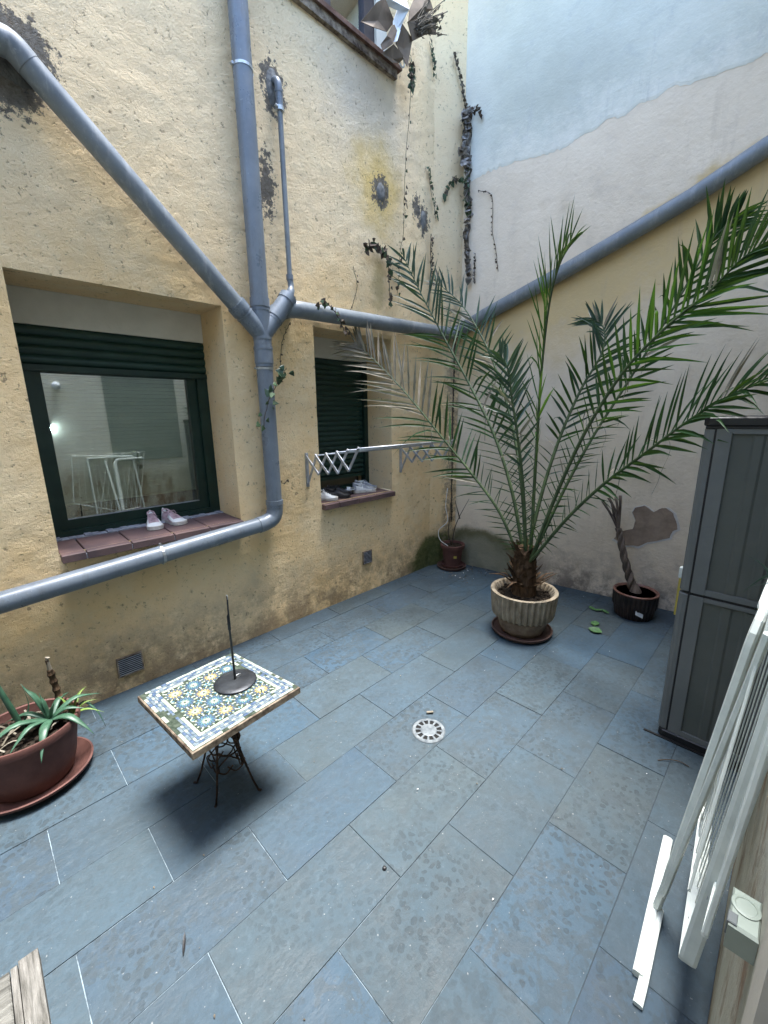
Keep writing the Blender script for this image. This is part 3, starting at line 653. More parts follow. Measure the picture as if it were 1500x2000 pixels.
# ------------------------------------------------------------------ shoes
def shoe(pos, ang, L, label, cu, ct, group=None, laces=None, cs=None):
    ca, sa = math.cos(ang), math.sin(ang); P0 = Vector(pos)
    def T(x, y, z): return (P0.x+x*ca-y*sa, P0.y+x*sa+y*ca, P0.z+z)
    t = thing('shoe', pos, label, 'shoe', group)
    def sec(u):   # half width, along the length u 0 heel .. 1 toe
        w_ = .165*L*(1.1 if u > .5 else 1)*(.80+.20*math.sin(min(1, u*1.3)*PI*.5))*(1-max(0, (u-.74)/.26)**3.2)**.5 if u < .999 else .01
        if u < .12: w_ *= (.55+.45*(u/.12)**.5)
        if u > .5: w_ *= 1.08+.18*math.sin((u-.5)*PI*1.2)
        return max(w_, .012*L)
    m = MB(); n = 20; us = [i/n for i in range(n+1)]; outl = [T((u-.5)*L, sec(u)+.004*L, 0) for u in us]+[T((u-.5)*L, -sec(u)*.92-.004*L, 0) for u in reversed(us)]
    zt = .105*L; m.extr(outl, (0, 0, zt)); m.build('sole', cs or SOLE, t)
    m = MB(); K = 10
    def hgt(u): return L*(.43 if u < .04 else .36+.06*math.cos(u*9) if u < .42 else .35-.21*((u-.42)/.4) if u < .82 else .145-.11*((u-.82)/.18)**2)
    prev = None
    for i, u in enumerate(us):
        wv, h = sec(u)*.98, hgt(u)
        for k in range(K+1):
            a = PI*k/K; e = .75 if u > .5 else .62
            yy = wv*math.copysign(abs(math.cos(a))**e, math.cos(a))*(1-.30*math.sin(a)*(u < .5)); z = zt*.7+(h-zt*.7)*(abs(math.sin(a))**.8)
            if .06 < u < .40 and 2 < k < 8: z -= .22*L*math.sin(PI*(u-.06)/.34)**.6*math.sin(PI*(k-2)/6)    # foot opening
            m.v.append(T((u-.5)*L*.985, yy*(.97 if u < .9 else .9), z))
    for i in range(n):
        for k in range(K):
            a = i*(K+1)+k; m.f.append((a, a+1, a+K+2, a+K+1)); m.m.append(1 if (i >= 15 or (i < 2) or (k in (1, 2, 7, 8) and i > 7)) else 0)
    m.build('upper', [cu, ct], t, smooth=True)
    m = MB()
    for j in range(5):
        u = .45+j*.065; h = hgt(u)+.012*L; wv = sec(u)*.45
        m.tube([T((u-.5)*L, -wv, h-.035*L), T((u-.49)*L, 0, h), T((u-.5)*L, wv, h-.035*L)], .014*L, 5)
        m.tube([T((u-.5)*L, -wv, h-.03*L), T((u+.05-.5)*L, wv, h-.06*L)], .011*L, 5)
    m.tube(spline([T(-.06*L, 0, hgt(.45)+.01*L), T(-.03*L, .07*L, hgt(.45)+.05*L), T(.02*L, .11*L, hgt(.5)-.02*L)], 8), .012*L, 5)
    m.tube(spline([T(-.06*L, 0, hgt(.45)+.01*L), T(-.05*L, -.08*L, hgt(.45)+.045*L), T(.03*L, -.13*L, hgt(.5)-.04*L)], 8), .012*L, 5)
    m.build('laces', laces or ct, t)
    m = MB(); m.tube([T(-.46*L, 0, .40*L), T(-.40*L, .08*L, .375*L), T(-.28*L, .10*L, .33*L), T(-.16*L, .07*L, .35*L), T(-.10*L, 0, .37*L), T(-.16*L, -.07*L, .35*L), T(-.28*L, -.10*L, .33*L), T(-.40*L, -.08*L, .375*L), T(-.46*L, 0, .40*L)], .022*L, 6); m.build('collar', cu, t)
    return t
g = 'trainers left on the sill of the big window'
shoe((.745, 2.705, .862), math.radians(-100), .20, 'left pink and white trainer of the pair on the large window sill', SHPINK, SHWH, g, SHPINK)
shoe((.862, 2.712, .862), math.radians(-76), .20, 'right pink and white trainer of the pair on the large window sill', SHPINK, SHWH, g, SHPINK)
g = 'shoes on the sill of the small window'
shoe((1.955, 2.60, .856), math.radians(-38), .21, 'white trainer at the left end of the small window sill', SHWH, SHWH, g)
shoe((2.085, 2.60, .856), math.radians(-30), .21, 'black shoe nearer the edge beside the white trainer, small window sill', SHBK, SHBK, g, SHBK, SHBK)
shoe((2.17, 2.68, .858), math.radians(-26), .21, 'black shoe farther back of the black pair, small window sill', SHBK, SHBK, g, SHBK, SHBK)
shoe((2.40, 2.62, .856), math.radians(-20), .215, 'grey and white trainer in front of its twin at the sill right end', SHWH, SHGR, g, SHGR)
shoe((2.50, 2.71, .858), math.radians(-16), .215, 'grey and white trainer behind its twin at the sill right end', SHWH, SHGR, g, SHGR)
m = MB()
for i in range(7):
    a = random.uniform(0, 6.28); c = Vector((2.27+random.uniform(-.03, .03), 2.66+random.uniform(-.02, .02), .875+random.uniform(0, .02))); d = Vector((math.cos(a), math.sin(a), random.uniform(.1, .6)))*.035; e = Vector((-d.y, d.x, .01))*.6
    m.poly([c-d-e, c+d-e*.6, c+d*.8+e, c-d*.7+e*.9])
tag(m.build('crumpled_cloth', SHWH, None, (2.27, 2.66, .858)), 'small crumpled white cloth between black shoes and grey trainers', 'cloth')
# ------------------------------------------------------------------ wall dryer
t = thing('wall_dryer', (1.735, AY, 1.1), 'extending metal wall dryer with scissor arms across the small window', 'clothes dryer')
def bar(m, a, b, w_=.0085, th=.0035, x=0):
    a, b = Vector(a), Vector(b); d = (b-a).normalized(); nrm = Vector((1, 0, 0)); s_ = d.cross(nrm).normalized()*w_; n_ = nrm*th
    pts = [a-d*w_-s_-n_, b+d*w_-s_-n_, b+d*w_+s_-n_, a-d*w_+s_-n_]; m.extr(pts, n_*2)
Tt = [(2.497, 1.222), (2.386, 1.232), (2.268, 1.248), (2.152, 1.266), (2.048, 1.284), (1.945, 1.300)]
Bt = [(2.497, 1.030), (2.366, 1.108), (2.255, 1.121), (2.150, 1.134), (2.039, 1.160)]
for X in (1.735, 2.735):
    m = MB(); m.box(X-.010, X+.010, 2.492, 2.506, 1.0, 1.245, 0, .003); m.build('wall_bracket', ALU, t)
    for i in range(5):
        m = MB(); bar(m, (X-.004, *Tt[i]), (X-.004, *Bt[i+1])) if i < 4 else None
        if i < 4: m.build('scissor_bar', ALU, t)
        m = MB(); bar(m, (X+.004, *Bt[i]), (X+.004, *Tt[i+1])); m.build('scissor_bar', ALU, t)
for i in range(1, 6):
    m = MB(); m.tube([(1.73, *Tt[i]), (2.74, *Tt[i])], .0052, 8); m.build('rail', ALU, t, smooth=True)
# ------------------------------------------------------------------ mosaic table
tc = Vector((.5505, 1.479, 0)); ZT = .45
t = thing('mosaic_table', tc, 'low square table with a chipped star mosaic top and scrolled iron legs', 'table')
C4 = [Vector((.322, 1.687, 0)), Vector((.359, 1.242, 0)), Vector((.795, 1.275, 0)), Vector((.726, 1.713, 0))]   # u along 0->1 is towards the camera, v along 0->3
def tp(u, v, z=ZT): # u 0..1 from wall side to camera side, v 0..1 from left to right
    a = C4[0].lerp(C4[1], u); b_ = C4[3].lerp(C4[2], u); p = a.lerp(b_, v); return Vector((p.x, p.y, z))
m = MB(); e = [tp(0, 0), tp(1, 0), tp(1, 1), tp(0, 1)]
m.slab([(p.x, p.y) for p in e], ZT-.034, ZT-.004, .003); m.build('tabletop', [TEDGE], t)
m = MB(); m.slab([(tp(*q).x, tp(*q).y) for q in ((.012, .012), (.988, .012), (.988, .988), (.012, .988))], ZT-.0045, ZT-.0022, .0006); bedm = m.build('mosaic_bed', TILEK, t)
mo = MB(); MATS = [TILEW, TILEB, TILEG, TILEY, TILER, TILET]
holes = [(.62, .04, .055), (.52, .07, .05), (.42, .05, .05), (.30, .85, .05), (.25, .90, .03), (.02, .94, .06), (.985, .50, .035), (.70, .02, .03), (.04, .03, .05), (.98, .98, .03), (.74, .60, .03), (.47, .12, .03), (.34, .80, .03)]
holes = [(v_, u_, r_) for u_, v_, r_ in holes] if False else holes
def tile(pts, mi, drop=.02):
    cu = sum(p[0] for p in pts)/len(pts); cv = sum(p[1] for p in pts)/len(pts)
    for hu, hv, hr in holes:
        if (cu-hu)**2+(cv-hv)**2 < (hr*random.uniform(.7, 1.2))**2: return
    if random.random() < drop: return
    z = ZT-.0022+random.uniform(0, .0008); q = [(cu+(a-cu)*.93, cv+(b_-cv)*.93) for a, b_ in pts]
    mo.extr([tp(a, b_, z-.001) for a, b_ in q], (0, 0, .0018), mi)
def border(r0, r1, n, mats, drop):
    for i in range(n):
        for side_ in range(4):
            a = r0+(1-2*r0)*i/n; b_ = r0+(1-2*r0)*(i+1)/n
            q = [(a, r0), (b_, r0), (b_, r1), (a, r1)]
            if side_ == 1: q = [(y, x) for x, y in q]
            if side_ == 2: q = [(1-x, 1-y) for x, y in q]
            if side_ == 3: q = [(1-y, 1-x) for x, y in q]
            mi = mats[i % len(mats)] if len(mats) > 1 else mats[0]
            if random.random() < .08: mi = random.choice((1, 2))
            tile(q, mi, drop)
border(.012, .040, 20, [0], .08); border(.042, .066, 22, [2, 2, 1], .03); border(.068, .088, 26, [0, 2], .04)
border(.090, .112, 22, [1, 2, 2], .03); border(.114, .144, 15, [0], .04)
def star(cu, cv, R, petal, seed):
    n = 12; 
    for k in range(n):
        a = 2*PI*(k+.5*0)/n; a2 = a+PI/n
        def P(r_, an): return (cu+r_*R*math.cos(an), cv+r_*R*math.sin(an))
        tile([P(.06, a), P(.26, a-.26), P(.52, a), P(.26, a+.26)], 0, .01)                  # inner white darts
        tile([P(.32, a2), P(.52, a2-.19), P(.74, a2), P(.52, a2+.19)], petal, .01)           # coloured petals
        tile([P(.54, a), P(.72, a-.19), P(.95, a), P(.72, a+.19)], 1, .01)                   # blue outer kites
        tile([P(.78, a2), P(.92, a2-.12), P(1.08, a2), P(.92, a2+.12)], 0, .03)
lo_, hi_ = .15, .85; N = 4; cell = (hi_-lo_)/N
for i in range(N):
    for j in range(N):
        cu, cv = lo_+cell*(i+.5), lo_+cell*(j+.5)
        star(cu, cv, cell*.50, 4 if (i == 1 and j == 2) else (5 if (i+j) % 2 else 3), i*3+j)
for i in range(N+1):
    for j in range(N+1):
        cu, cv = lo_+cell*i, lo_+cell*j
        for k in range(8):
            a = 2*PI*k/8
            q = [(cu+r_*cell*math.cos(a+d_), cv+r_*cell*math.sin(a+d_)) for r_, d_ in ((.02, 0), (.13, -.36), (.25, 0), (.13, .36))]
            if all(lo_-.003 < x < hi_+.003 and lo_-.003 < y < hi_+.003 for x, y in q): tile(q, 0 if k % 2 else 5, .02)
        if i < N and j < N: pass
mos = mo.build('mosaic_tiles', MATS, t); mos['kind'] = 'stuff'
# legs: flared iron rods joined by scrolls
feet = [(.463, 1.590), (.627, 1.373), (.655, 1.560), (.475, 1.43)]
mid = Vector((.548, 1.482, 0)); tops = []
for fx, fy in feet:
    d = Vector((fx-mid.x, fy-mid.y, 0)); L = d.length; d.normalize(); sd_ = Vector((-d.y, d.x, 0))
    for sgn in (-1, 1):
        P = [mid+d*L*1.0+Vector((0, 0, .004)), mid+d*L*.80+Vector((0, 0, .07)), mid+d*L*.52+Vector((0, 0, .20)), mid+d*L*.47+sd_*.012*sgn+Vector((0, 0, .29)), mid+d*L*.62+sd_*.018*sgn+Vector((0, 0, .415))]
        m = MB(); m.tube(spline(P, 14), .0042, 6); m.build('leg', IRON, t, smooth=True)
        if sgn < 0: tops.append(mid+d*L*.55)
    m = MB(); m.tube([mid+d*L*1.0+Vector((0, 0, .004)), mid+d*L*1.10+Vector((0, 0, .003))], .005, 6); m.build('foot', IRON, t)
for k, (i, j) in enumerate(((0, 2), (2, 1), (1, 3), (3, 0))):
    a, b_ = Vector((feet[i][0], feet[i][1], 0)), Vector((feet[j][0], feet[j][1], 0)); a = mid.lerp(a, .55); b_ = mid.lerp(b_, .55)
    m = MB(); z0 = .20
    m.tube(spline([a+Vector((0, 0, z0)), a.lerp(b_, .5)+Vector((0, 0, z0-.02)), b_+Vector((0, 0, z0))], 8), .0036, 5)
    m.tube(spline([a+Vector((0, 0, z0+.10)), a.lerp(b_, .5)+Vector((0, 0, z0+.145)), b_+Vector((0, 0, z0+.10))], 8), .0036, 5)
    for s_ in (.28, .72):
        c = a.lerp(b_, s_)+Vector((0, 0, z0+.055)); dd = (b_-a).normalized(); pts = []
        for q in range(22):
            an = q*.52; rr = .038*(1-q/24); pts.append(c+dd*rr*math.cos(an)*(1 if s_ < .5 else -1)+Vector((0, 0, rr*math.sin(an))))
        m.tube(pts, .003, 5)
    c = a.lerp(b_, .5)
    m.tube(spline([c+Vector((0, 0, z0-.02)), c+dd*.05+Vector((0, 0, z0-.07)), c+dd*.02+Vector((0, 0, z0-.10)), c-dd*.01+Vector((0, 0, z0-.07))], 12), .003, 5)
    m.tube(spline([c+Vector((0, 0, z0-.02)), c-dd*.05+Vector((0, 0, z0-.07)), c-dd*.02+Vector((0, 0, z0-.10)), c+dd*.01+Vector((0, 0, z0-.07))], 12), .003, 5)
    m.build('scroll', IRON, t, smooth=True)
for q in ((.3, .3), (.7, .7), (.3, .7), (.7, .3)):
    pass
m = MB(); rr = [mid.lerp(Vector((x, y, 0)), .62)+Vector((0, 0, .416)) for x, y in (feet[0], feet[2], feet[1], feet[3], feet[0])]; m.tube(rr, .005, 5, cap=True); m.build('top_ring', IRON, t)
# black dish with a rod standing on the table
c = Vector((.628, 1.489, ZT+.0005)); t = thing('rod_stand', c, 'black metal disc with a thin upright rod standing on the mosaic table', 'rod stand')
m = MB(); m.lathe(c, [(.082, 0), (.0835, .002), (.080, .0055), (.055, .0085), (.02, .011), (.0055, .013)], 40); m.build('base_disc', BLKMET, t, smooth=True)
m = MB(); m.tube([c+Vector((0, 0, .008)), c+Vector((-.001, .001, .23)), c+Vector((-.001, .001, .235)), c+Vector((-.001, .001, .29)), c+Vector((.001, .001, .30)), c+Vector((.003, .002, .372)), c+Vector((.003, .002, .378))], [.0048, .0045, .0062, .0058, .0035, .0033, .001], 10); m.build('rod', BLKMET, t, smooth=True)
m = MB(); q = c+Vector((.003, .002, .368)); m.tube([q+Vector((.0, .004*math.cos(k*PI/5), .010*math.sin(k*PI/5))) for k in range(11)], .0016, 5); m.tube([q+Vector((.012*math.cos(k*PI/6)+.012, .0, -.36+.0*k+.006*math.sin(k*PI/6)+.012)) for k in range(13)], .0013, 5); m.build('eyelet', GALV, t)
# ------------------------------------------------------------------ floor drain
c = (1.373, 1.076, 0); t = thing('floor_drain', c, 'round metal floor drain with radial slots in the paving', 'drain')
m = MB(); m.lathe(c, [(.078, .0), (.078, .0015)], 40); m.build('slot_shade_disc', BLACK, t)  # flat black disc; darkness below the slots is put into its colour
m = MB(); n = 48; prof = [(.064, .0018), (.064, .005), (.077, .0055), (.081, .002), (.081, -.002)]
for j in range(len(prof)-1):
    for k in range(n):
        a, b_ = 2*PI*k/n, 2*PI*(k+1)/n; P = lambda r_, z, an: (c[0]+r_*math.cos(an), c[1]+r_*math.sin(an), z)
        m.quad(P(*prof[j], a), P(*prof[j], b_), P(*prof[j+1], b_), P(*prof[j+1], a))
DR = simple('drain_metal', (.085, .10, .11), (.19, .21, .22), 40, .5, .3, 60, .4, .3)
m.build('outer_ring', DR, t)
m = MB(); m.lathe(c, [(.040, .0018), (.040, .005), (.037, .0062)], 40); m.build('centre_plate', DR, t)
for k in range(12):
    a = 2*PI*k/12+.12; m = MB(); d = Vector((math.cos(a), math.sin(a), 0)); s_ = Vector((-d.y, d.x, 0)); cc = Vector(c)
    m.extr([cc+d*.037-s_*.0035+Vector((0, 0, .002)), cc+d*.067-s_*.0055+Vector((0, 0, .002)), cc+d*.067+s_*.0055+Vector((0, 0, .002)), cc+d*.037+s_*.0035+Vector((0, 0, .002))], (0, 0, .003)); m.build('spoke', DR, t)
# ------------------------------------------------------------------ palm
pc = Vector((2.578, 1.205, 0))
t = thing('flower_pot', pc, 'large fluted concrete pot with clay saucer holding the palm', 'pot')
m = MB(); m.lathe(pc, [(.150, 0), (.185, .004), (.204, .022), (.206, .034), (.198, .036), (.190, .024), (.15, .014)], 48); m.build('saucer', CLAYD, t, smooth=True, auto=40)
m = MB(); m.lathe(pc, [(0.1377, .016), (0.1520, .05), (0.1672, .10), (0.1738, .138)], 48); m.build('pot_foot', CONCR, t, smooth=True)
m = MB(); m.lathe(pc, [(0.1738, .138), (0.2004, .140), (0.2080, .15), (0.2147, .20), (0.2195, .26), (0.2232, .305), (0.2223, .318), (0.2109, .322), (0.1976, .318), (0.1938, .295), (0.1900, .27)], 34*8, 0, 34, .016, (.14, .306)); m.build('fluted_rim', CONC, t, smooth=True, auto=45)
m = MB(); m.lathe(pc, [(.202, .276), (.12, .288), (.03, .295)], 30)
for i in range(110):
    a = random.uniform(0, 6.28); r_ = .195*random.random()**.5; s_ = random.uniform(.004, .013); q = Vector((r_*math.cos(a), r_*math.sin(a), .287)); m.slab([(pc.x+q.x-s_, pc.y+q.y-s_*.6), (pc.x+q.x+s_, pc.y+q.y-s_*.8), (pc.x+q.x+s_*.5, pc.y+q.y+s_), (pc.x+q.x-s_*.7, pc.y+q.y+s_*.7)], q.z-.008, q.z+s_*.7, .002)
so_ = m.build('soil', SOIL, t)
FR = {
 'F1':[(2.56, 1.272, 0.587), (2.52, 1.392, 0.846), (2.46, 1.568, 1.083), (2.38, 1.799, 1.359), (2.3, 2.063, 1.663), (2.24, 2.34, 1.92), (2.2, 2.46, 2.02)],
 'F2':[(2.6, 1.248, 0.601), (2.62, 1.359, 0.978), (2.66, 1.54, 1.354), (2.70, 1.79, 1.72), (2.70, 2.04, 2.09), (2.68, 2.25, 2.43), (2.66, 2.40, 2.70)],
 'F3':[(2.64, 1.248, 0.629), (2.72, 1.346, 1.039), (2.82, 1.492, 1.421), (2.9, 1.658, 1.753), (2.96, 1.855, 2.07), (3.0, 2.09, 2.36), (2.98, 2.34, 2.575)],
 'F4':[(2.56, 1.169, 0.592), (2.56, 1.174, 1.008), (2.56, 1.179, 1.398), (2.54, 1.171, 1.762), (2.5, 1.136, 2.09), (2.44, 1.068, 2.272), (2.40, .99, 2.36)],
 'F5':[(2.54, 1.134, 0.623), (2.5, 1.009, 1.005), (2.46, 0.865, 1.378), (2.42, 0.693, 1.69), (2.38, 0.52, 1.877), (2.34, 0.369, 1.992), (2.3, 0.271, 2.086), (2.26, 0.172, 2.126)],
 'F6':[(2.62, 1.156, 0.617), (2.7, 1.03, 1.04), (2.76, 0.91, 1.365), (2.8, 0.758, 1.688), (2.84, 0.606, 2.026), (2.86, 0.48, 2.322), (2.86, 0.43, 2.39), (2.86, 0.38, 2.43)],
 'F7':[(2.52, 1.103, 0.618), (2.48, 0.915, 0.895), (2.42, 0.721, 1.124), (2.36, 0.533, 1.303), (2.3, 0.375, 1.453), (2.24, 0.24, 1.556), (2.18, 0.107, 1.615)],
 'F8':[(2.66, 1.227, 0.629), (2.78, 1.209, 1.01), (2.88, 1.162, 1.354), (2.96, 1.085, 1.653), (3.02, 0.999, 1.873), (3.06, 1.015, 2.03), (3.06, 1.10, 2.11)],
 'F9':[(2.54, 1.199, 0.644), (2.48, 1.209, 1.015), (2.44, 1.244, 1.339), (2.42, 1.29, 1.585), (2.4, 1.318, 1.764), (2.38, 1.369, 1.855)],
}
# frond: normal of its blade plane, leaflet pairs, longest leaflet, leaf materials (inner, tip), separate leaflets?
FP = {'F1': ((-.75, -.5, .45), 48, .40, (PG, PG, PY), True, 'palm frond arching left over the small window, tips dried pale'),
      'F2': ((-.8, -.45, .3), 46, .40, (PG, PG, PD), True, 'tall palm frond leaning left towards the corner'),
      'F3': ((-.75, -.55, .2), 46, .36, (PG, PD, PD), False, 'dusty palm frond behind, leaning to the corner pipe'),
      'F4': ((-.6, .6, .2), 38, .42, (PB, PB, PG), True, 'bright upright palm frond in the middle'),
      'F5': ((-.85, -.2, .5), 50, .355, (PB, PG, PG), True, 'broad palm frond reaching right in front'),
      'F6': ((-.8, -.2, .4), 54, .28, (PG, PG, PG), False, 'palm frond reaching up right behind the broad one'),
      'F7': ((-.6, -.3, .8), 50, .33, (PG, PG, PG), False, 'low palm frond reaching right over the cabinet'),
      'F8': ((-.9, -.3, .1), 40, .30, (PG, PD, PD), False, 'palm frond at the back with a drooping tip'),
      'F9': ((-.7, -.6, .2), 30, .26, (PD, PD, PD), False, 'short dusty blue palm frond in the centre')}
pt = thing('palm_tree', pc+Vector((0, 0, .29)), 'young date palm with long arching fronds in the fluted concrete pot', 'palm')
m = MB(); m.tube(spline([pc+Vector((0, 0, .27)), pc+Vector((0, 0, .36)), pc+Vector((.0, .005, .46)), pc+Vector((.0, .015, .57)), pc+Vector((0, .02, .63))], 14), [.088, .085, .082, .078, .078, .076, .075, .075, .074, .073, .070, .064, .055, .045, .03], 16, flat=1); 
m.v = [tuple(Vector(v)+Vector((noise.noise(Vector(v)*40), noise.noise(Vector(v)*40+Vector((5, 5, 5))), 0))*.012) for v in m.v]; m.build('trunk', FIBRE, pt)
for i in range(46):                                   # old leaf bases
    a = i*2.4; z = .34+.27*(i/46); r0 = .058; d = Vector((math.cos(a), math.sin(a), 0)); s_ = Vector((-d.y, d.x, 0)); b0 = pc+Vector((0, .012, z)); ln = random.uniform(.05, .09)*(1.1 if i > 12 else 1.5)
    o_ = b0+d*r0; tip = o_+d*ln*random.uniform(.35, .8)+Vector((0, 0, ln*random.uniform(.6, 1.1)))
    m = MB(); m.poly([o_-s_*.022, o_+s_*.022, tip+s_*.008, tip-s_*.008]); m.poly([o_-s_*.022-d*.02, tip-s_*.008, tip+s_*.008, o_+s_*.022-d*.02]); m.build('leaf_base', FIBRE, pt)
for i in range(14):                                   # longer dead blades low down
    a = i*PI*2/14+random.uniform(-.2, .2); d = Vector((math.cos(a), math.sin(a), 0)); o_ = pc+d*.07+Vector((0, 0, .36)); ln = random.uniform(.09, .19)
    m = MB(); P = [o_, o_+d*ln*.5+Vector((0, 0, ln*.35)), o_+d*ln*random.uniform(.9, 1.1)+Vector((0, 0, ln*random.uniform(.2, .8)))]; m.tube(spline(P, 5), [.016, .015, .012, .010, .006, .002], 5, flat=.35); m.build('leaf_base', FIBRE, pt)
for k_, pts in FR.items():
    nrm, npair, Lmax, mats, sep, lab = FP[k_]; Nn = Vector(nrm).normalized()
    path = spline([pc+Vector((0, .01, .47)).lerp(Vector(pts[0])-pc, .35)]+pts, 60)
    m = MB(); m.tube(path, [.0135*(1-i/60)**.8+.0018 for i in range(61)], 7, flat=.75); fo = m.build('frond', RACH, pt, smooth=True); fo['label'] = lab
    acc = MB(); n_ind = 0
    for i in range(npair*2):
        side_ = 1 if i % 2 else -1; u = (i//2+.5*(i % 2))/npair; tt = .15+.85*u**.98+random.uniform(-.004, .004); tt = min(tt, .999)
        x = tt*60; k = min(int(x), 59); p = path[k].lerp(path[k+1], x-k); T = (path[k+1]-path[k]).normalized()
        Sd = T.cross(Nn).normalized()*side_; Nn2 = Sd.cross(T).normalized()*side_
        if tt < .40: Ls = Lmax*(.30+1.1*(tt-.17)); wd = .0034
        else: Ls = Lmax*(.40+.60*math.sin(min(1, (tt-.30)/.40)*PI/2)); wd = .0080
        if tt > .72: Ls *= 1-.55*((tt-.72)/.28)
        Ls *= random.uniform(.85, 1.1)
        ang = math.radians(62-34*tt+random.uniform(-9, 9)); lift = random.uniform(.12, .42) if random.random() < .7 else random.uniform(-.35, .2)
        D = (Sd*math.sin(ang)+T*math.cos(ang)+Nn2*lift).normalized(); Wv = D.cross(Nn2).normalized(); up = Wv.cross(D).normalized()
        if random.random() < .45: Wv = (Wv+up*random.uniform(-.9, .9)).normalized(); up = Wv.cross(D).normalized()
        droop = random.uniform(.02, .12) * (4.5 if random.random() < .08 else 1)
        if k_ in ('F5', 'F6', 'F7', 'F4') and Sd.z > 0: D = (D+Vector((0, 0, .55))).normalized(); Wv = D.cross(Nn2).normalized(); up = Wv.cross(D).normalized()
        last = mats[2] if tt > (.72 if k_ != 'F1' else .62) else (mats[0] if random.random() < .6 else mats[1])
        if random.random() < .045: last = PY
        if random.random() < .06: continue
        mm = MB() if sep else acc; base = len(mm.v); nseg = 4
        for q in range(nseg+1):
            s_ = q/nseg; c = p+D*Ls*s_+Vector((0, 0, -droop*Ls*s_*s_*1.6)); ww = wd*(.55+1.8*s_*(1-s_)*1.5)*(1-s_**3); ww = max(ww, .0003)
            mm.v += [tuple(c-Wv*ww+up*ww*.55), tuple(c), tuple(c+Wv*ww+up*ww*.55)]
        mi = {PG: 0, PB: 1, PD: 2, PY: 3}[last] if not sep else 0
        for q in range(nseg):
            a = base+q*3; mm.f += [(a, a+1, a+4, a+3), (a+1, a+2, a+5, a+4)]; mm.m += [mi, mi]
        if sep: mm.build('leaflet', last, fo)
    if not sep: o = acc.build('leaflets', [PG, PB, PD, PY], fo); o['kind'] = 'stuff'
m = MB()                                              # curled dry threads hanging in the crown
for i in range(26):
    k_ = random.choice(['F5', 'F7', 'F9', 'F2', 'F6', 'F1']); P = FR[k_]; a = Vector(P[2]).lerp(Vector(P[3]), random.random()*1.3)+Vector((random.uniform(-.04, .04),)*3)
    L = random.uniform(.06, .2); d = Vector((random.uniform(-1, 1), random.uniform(-1, 1), 0)).normalized(); pts = [a, a+d*L*.4+Vector((0, 0, L*.2)), a+d*L*.6+Vector((0, 0, -L*.2)), a+d*L*.45+Vector((0, 0, -L*.8))]
    m.tube(spline(pts, 9), .0022, 4, flat=.5)
o = m.build('dry_threads', PY, pt); o['kind'] = 'stuff'
# ------------------------------------------------------------------ dark pot with the bare plaited trunk
p2 = Vector((3.387, .708, 0)); t = thing('flower_pot', p2, 'dark ribbed pot with a white label by the back wall, bare tree inside', 'pot')
m = MB(); m.lathe(p2, [(.118, 0), (.128, .01), (.134, .05), (.139, .078), (.139, .083), (.148, .085), (.150, .12), (.151, .17), (.150, .186)], 30*8, 0, 30, .009, (.01, .18)); m.build('pot_body', DKPOT, t, smooth=True, auto=40)
m = MB(); m.lathe(p2, [(.149, .186), (.152, .192), (.150, .199), (.143, .200), (.138, .194), (.134, .17)], 48); m.lathe(p2, [(.137, .150), (.137, .190), (.132, .193), (.129, .188), (.128, .17)], 48); m.build('pot_rim', COPPER, t, smooth=True)
m = MB(); m.lathe(p2, [(.132, .168), (.06, .176), (.01, .18)], 24); m.build('soil', SOIL, t)
lbl = MB(); d = Vector((-.93, -.05, 0)).normalized(); a0 = math.atan2(-.10, -.93); cc = []
cv = []
for q in range(5):
    an = a0-.35+.36*q/4+.55; cv.append(Vector((p2.x+.1425*math.cos(an), p2.y+.1425*math.sin(an), 0)))
for q in range(4):
    sh = -.006*q; lbl.quad(cv[q]+Vector((0, 0, .062+sh)), cv[q+1]+Vector((0, 0, .056+sh)), cv[q+1]+Vector((0, 0, .088+sh)), cv[q]+Vector((0, 0, .094+sh)))
for v in range(len(lbl.v)): pass
lbl.build('label', PAPER, t)
bt = thing('bare_tree', (3.387, .71, .17), 'leafless plaited trunk with cut stubs in the dark ribbed pot', 'tree')
TR = [(3.387, 0.715, 0.165), (3.387, 0.755, .27), (3.387, 0.799, 0.39), (3.387, 0.846, 0.541), (3.387, 0.875, 0.648)]
cp = spline(TR, 40)
for s_ in range(3):
    pts = []
    for i, p in enumerate(cp):
        a = i*.36+s_*2.094; rr = .017*(1-.3*i/40); pts.append(p+Vector((math.cos(a)*rr, math.sin(a)*rr, 0)))
    m = MB(); m.tube(pts, [.026 if i < 2 else .019-.006*i/40 for i in range(41)], 8); m.build('trunk_strand', BARK, bt, smooth=True)
m = MB(); m.tube([(3.387, .708, .15), (3.387, .712, .19), (3.387, .722, .24)], [.055, .040, .022], 10); m.build('trunk_root', BARK, bt, smooth=True)
ST = [[(3.387, 0.874, 0.636), (3.38, 0.928, 0.736), (3.37, 1.001, 0.846)], [(3.387, 0.874, 0.636), (3.38, 0.904, 0.772), (3.37, 0.961, 0.875)], [(3.387, 0.874, 0.636), (3.40, 0.895, 0.77), (3.41, 0.924, 0.882)], [(3.387, 0.874, 0.636), (3.36, 0.871, 0.78), (3.35, 0.878, 0.904)], [(3.387, 0.874, 0.636), (3.42, 0.92, 0.714), (3.43, 0.948, 0.816)]]
for P in ST:
    m = MB(); q = spline([TR[-1]]+P, 10); m.tube(q, [.014, .013, .012, .011, .010, .0095, .009, .009, .009, .010, .012], 7); m.build('stub', BARK, bt, smooth=True)
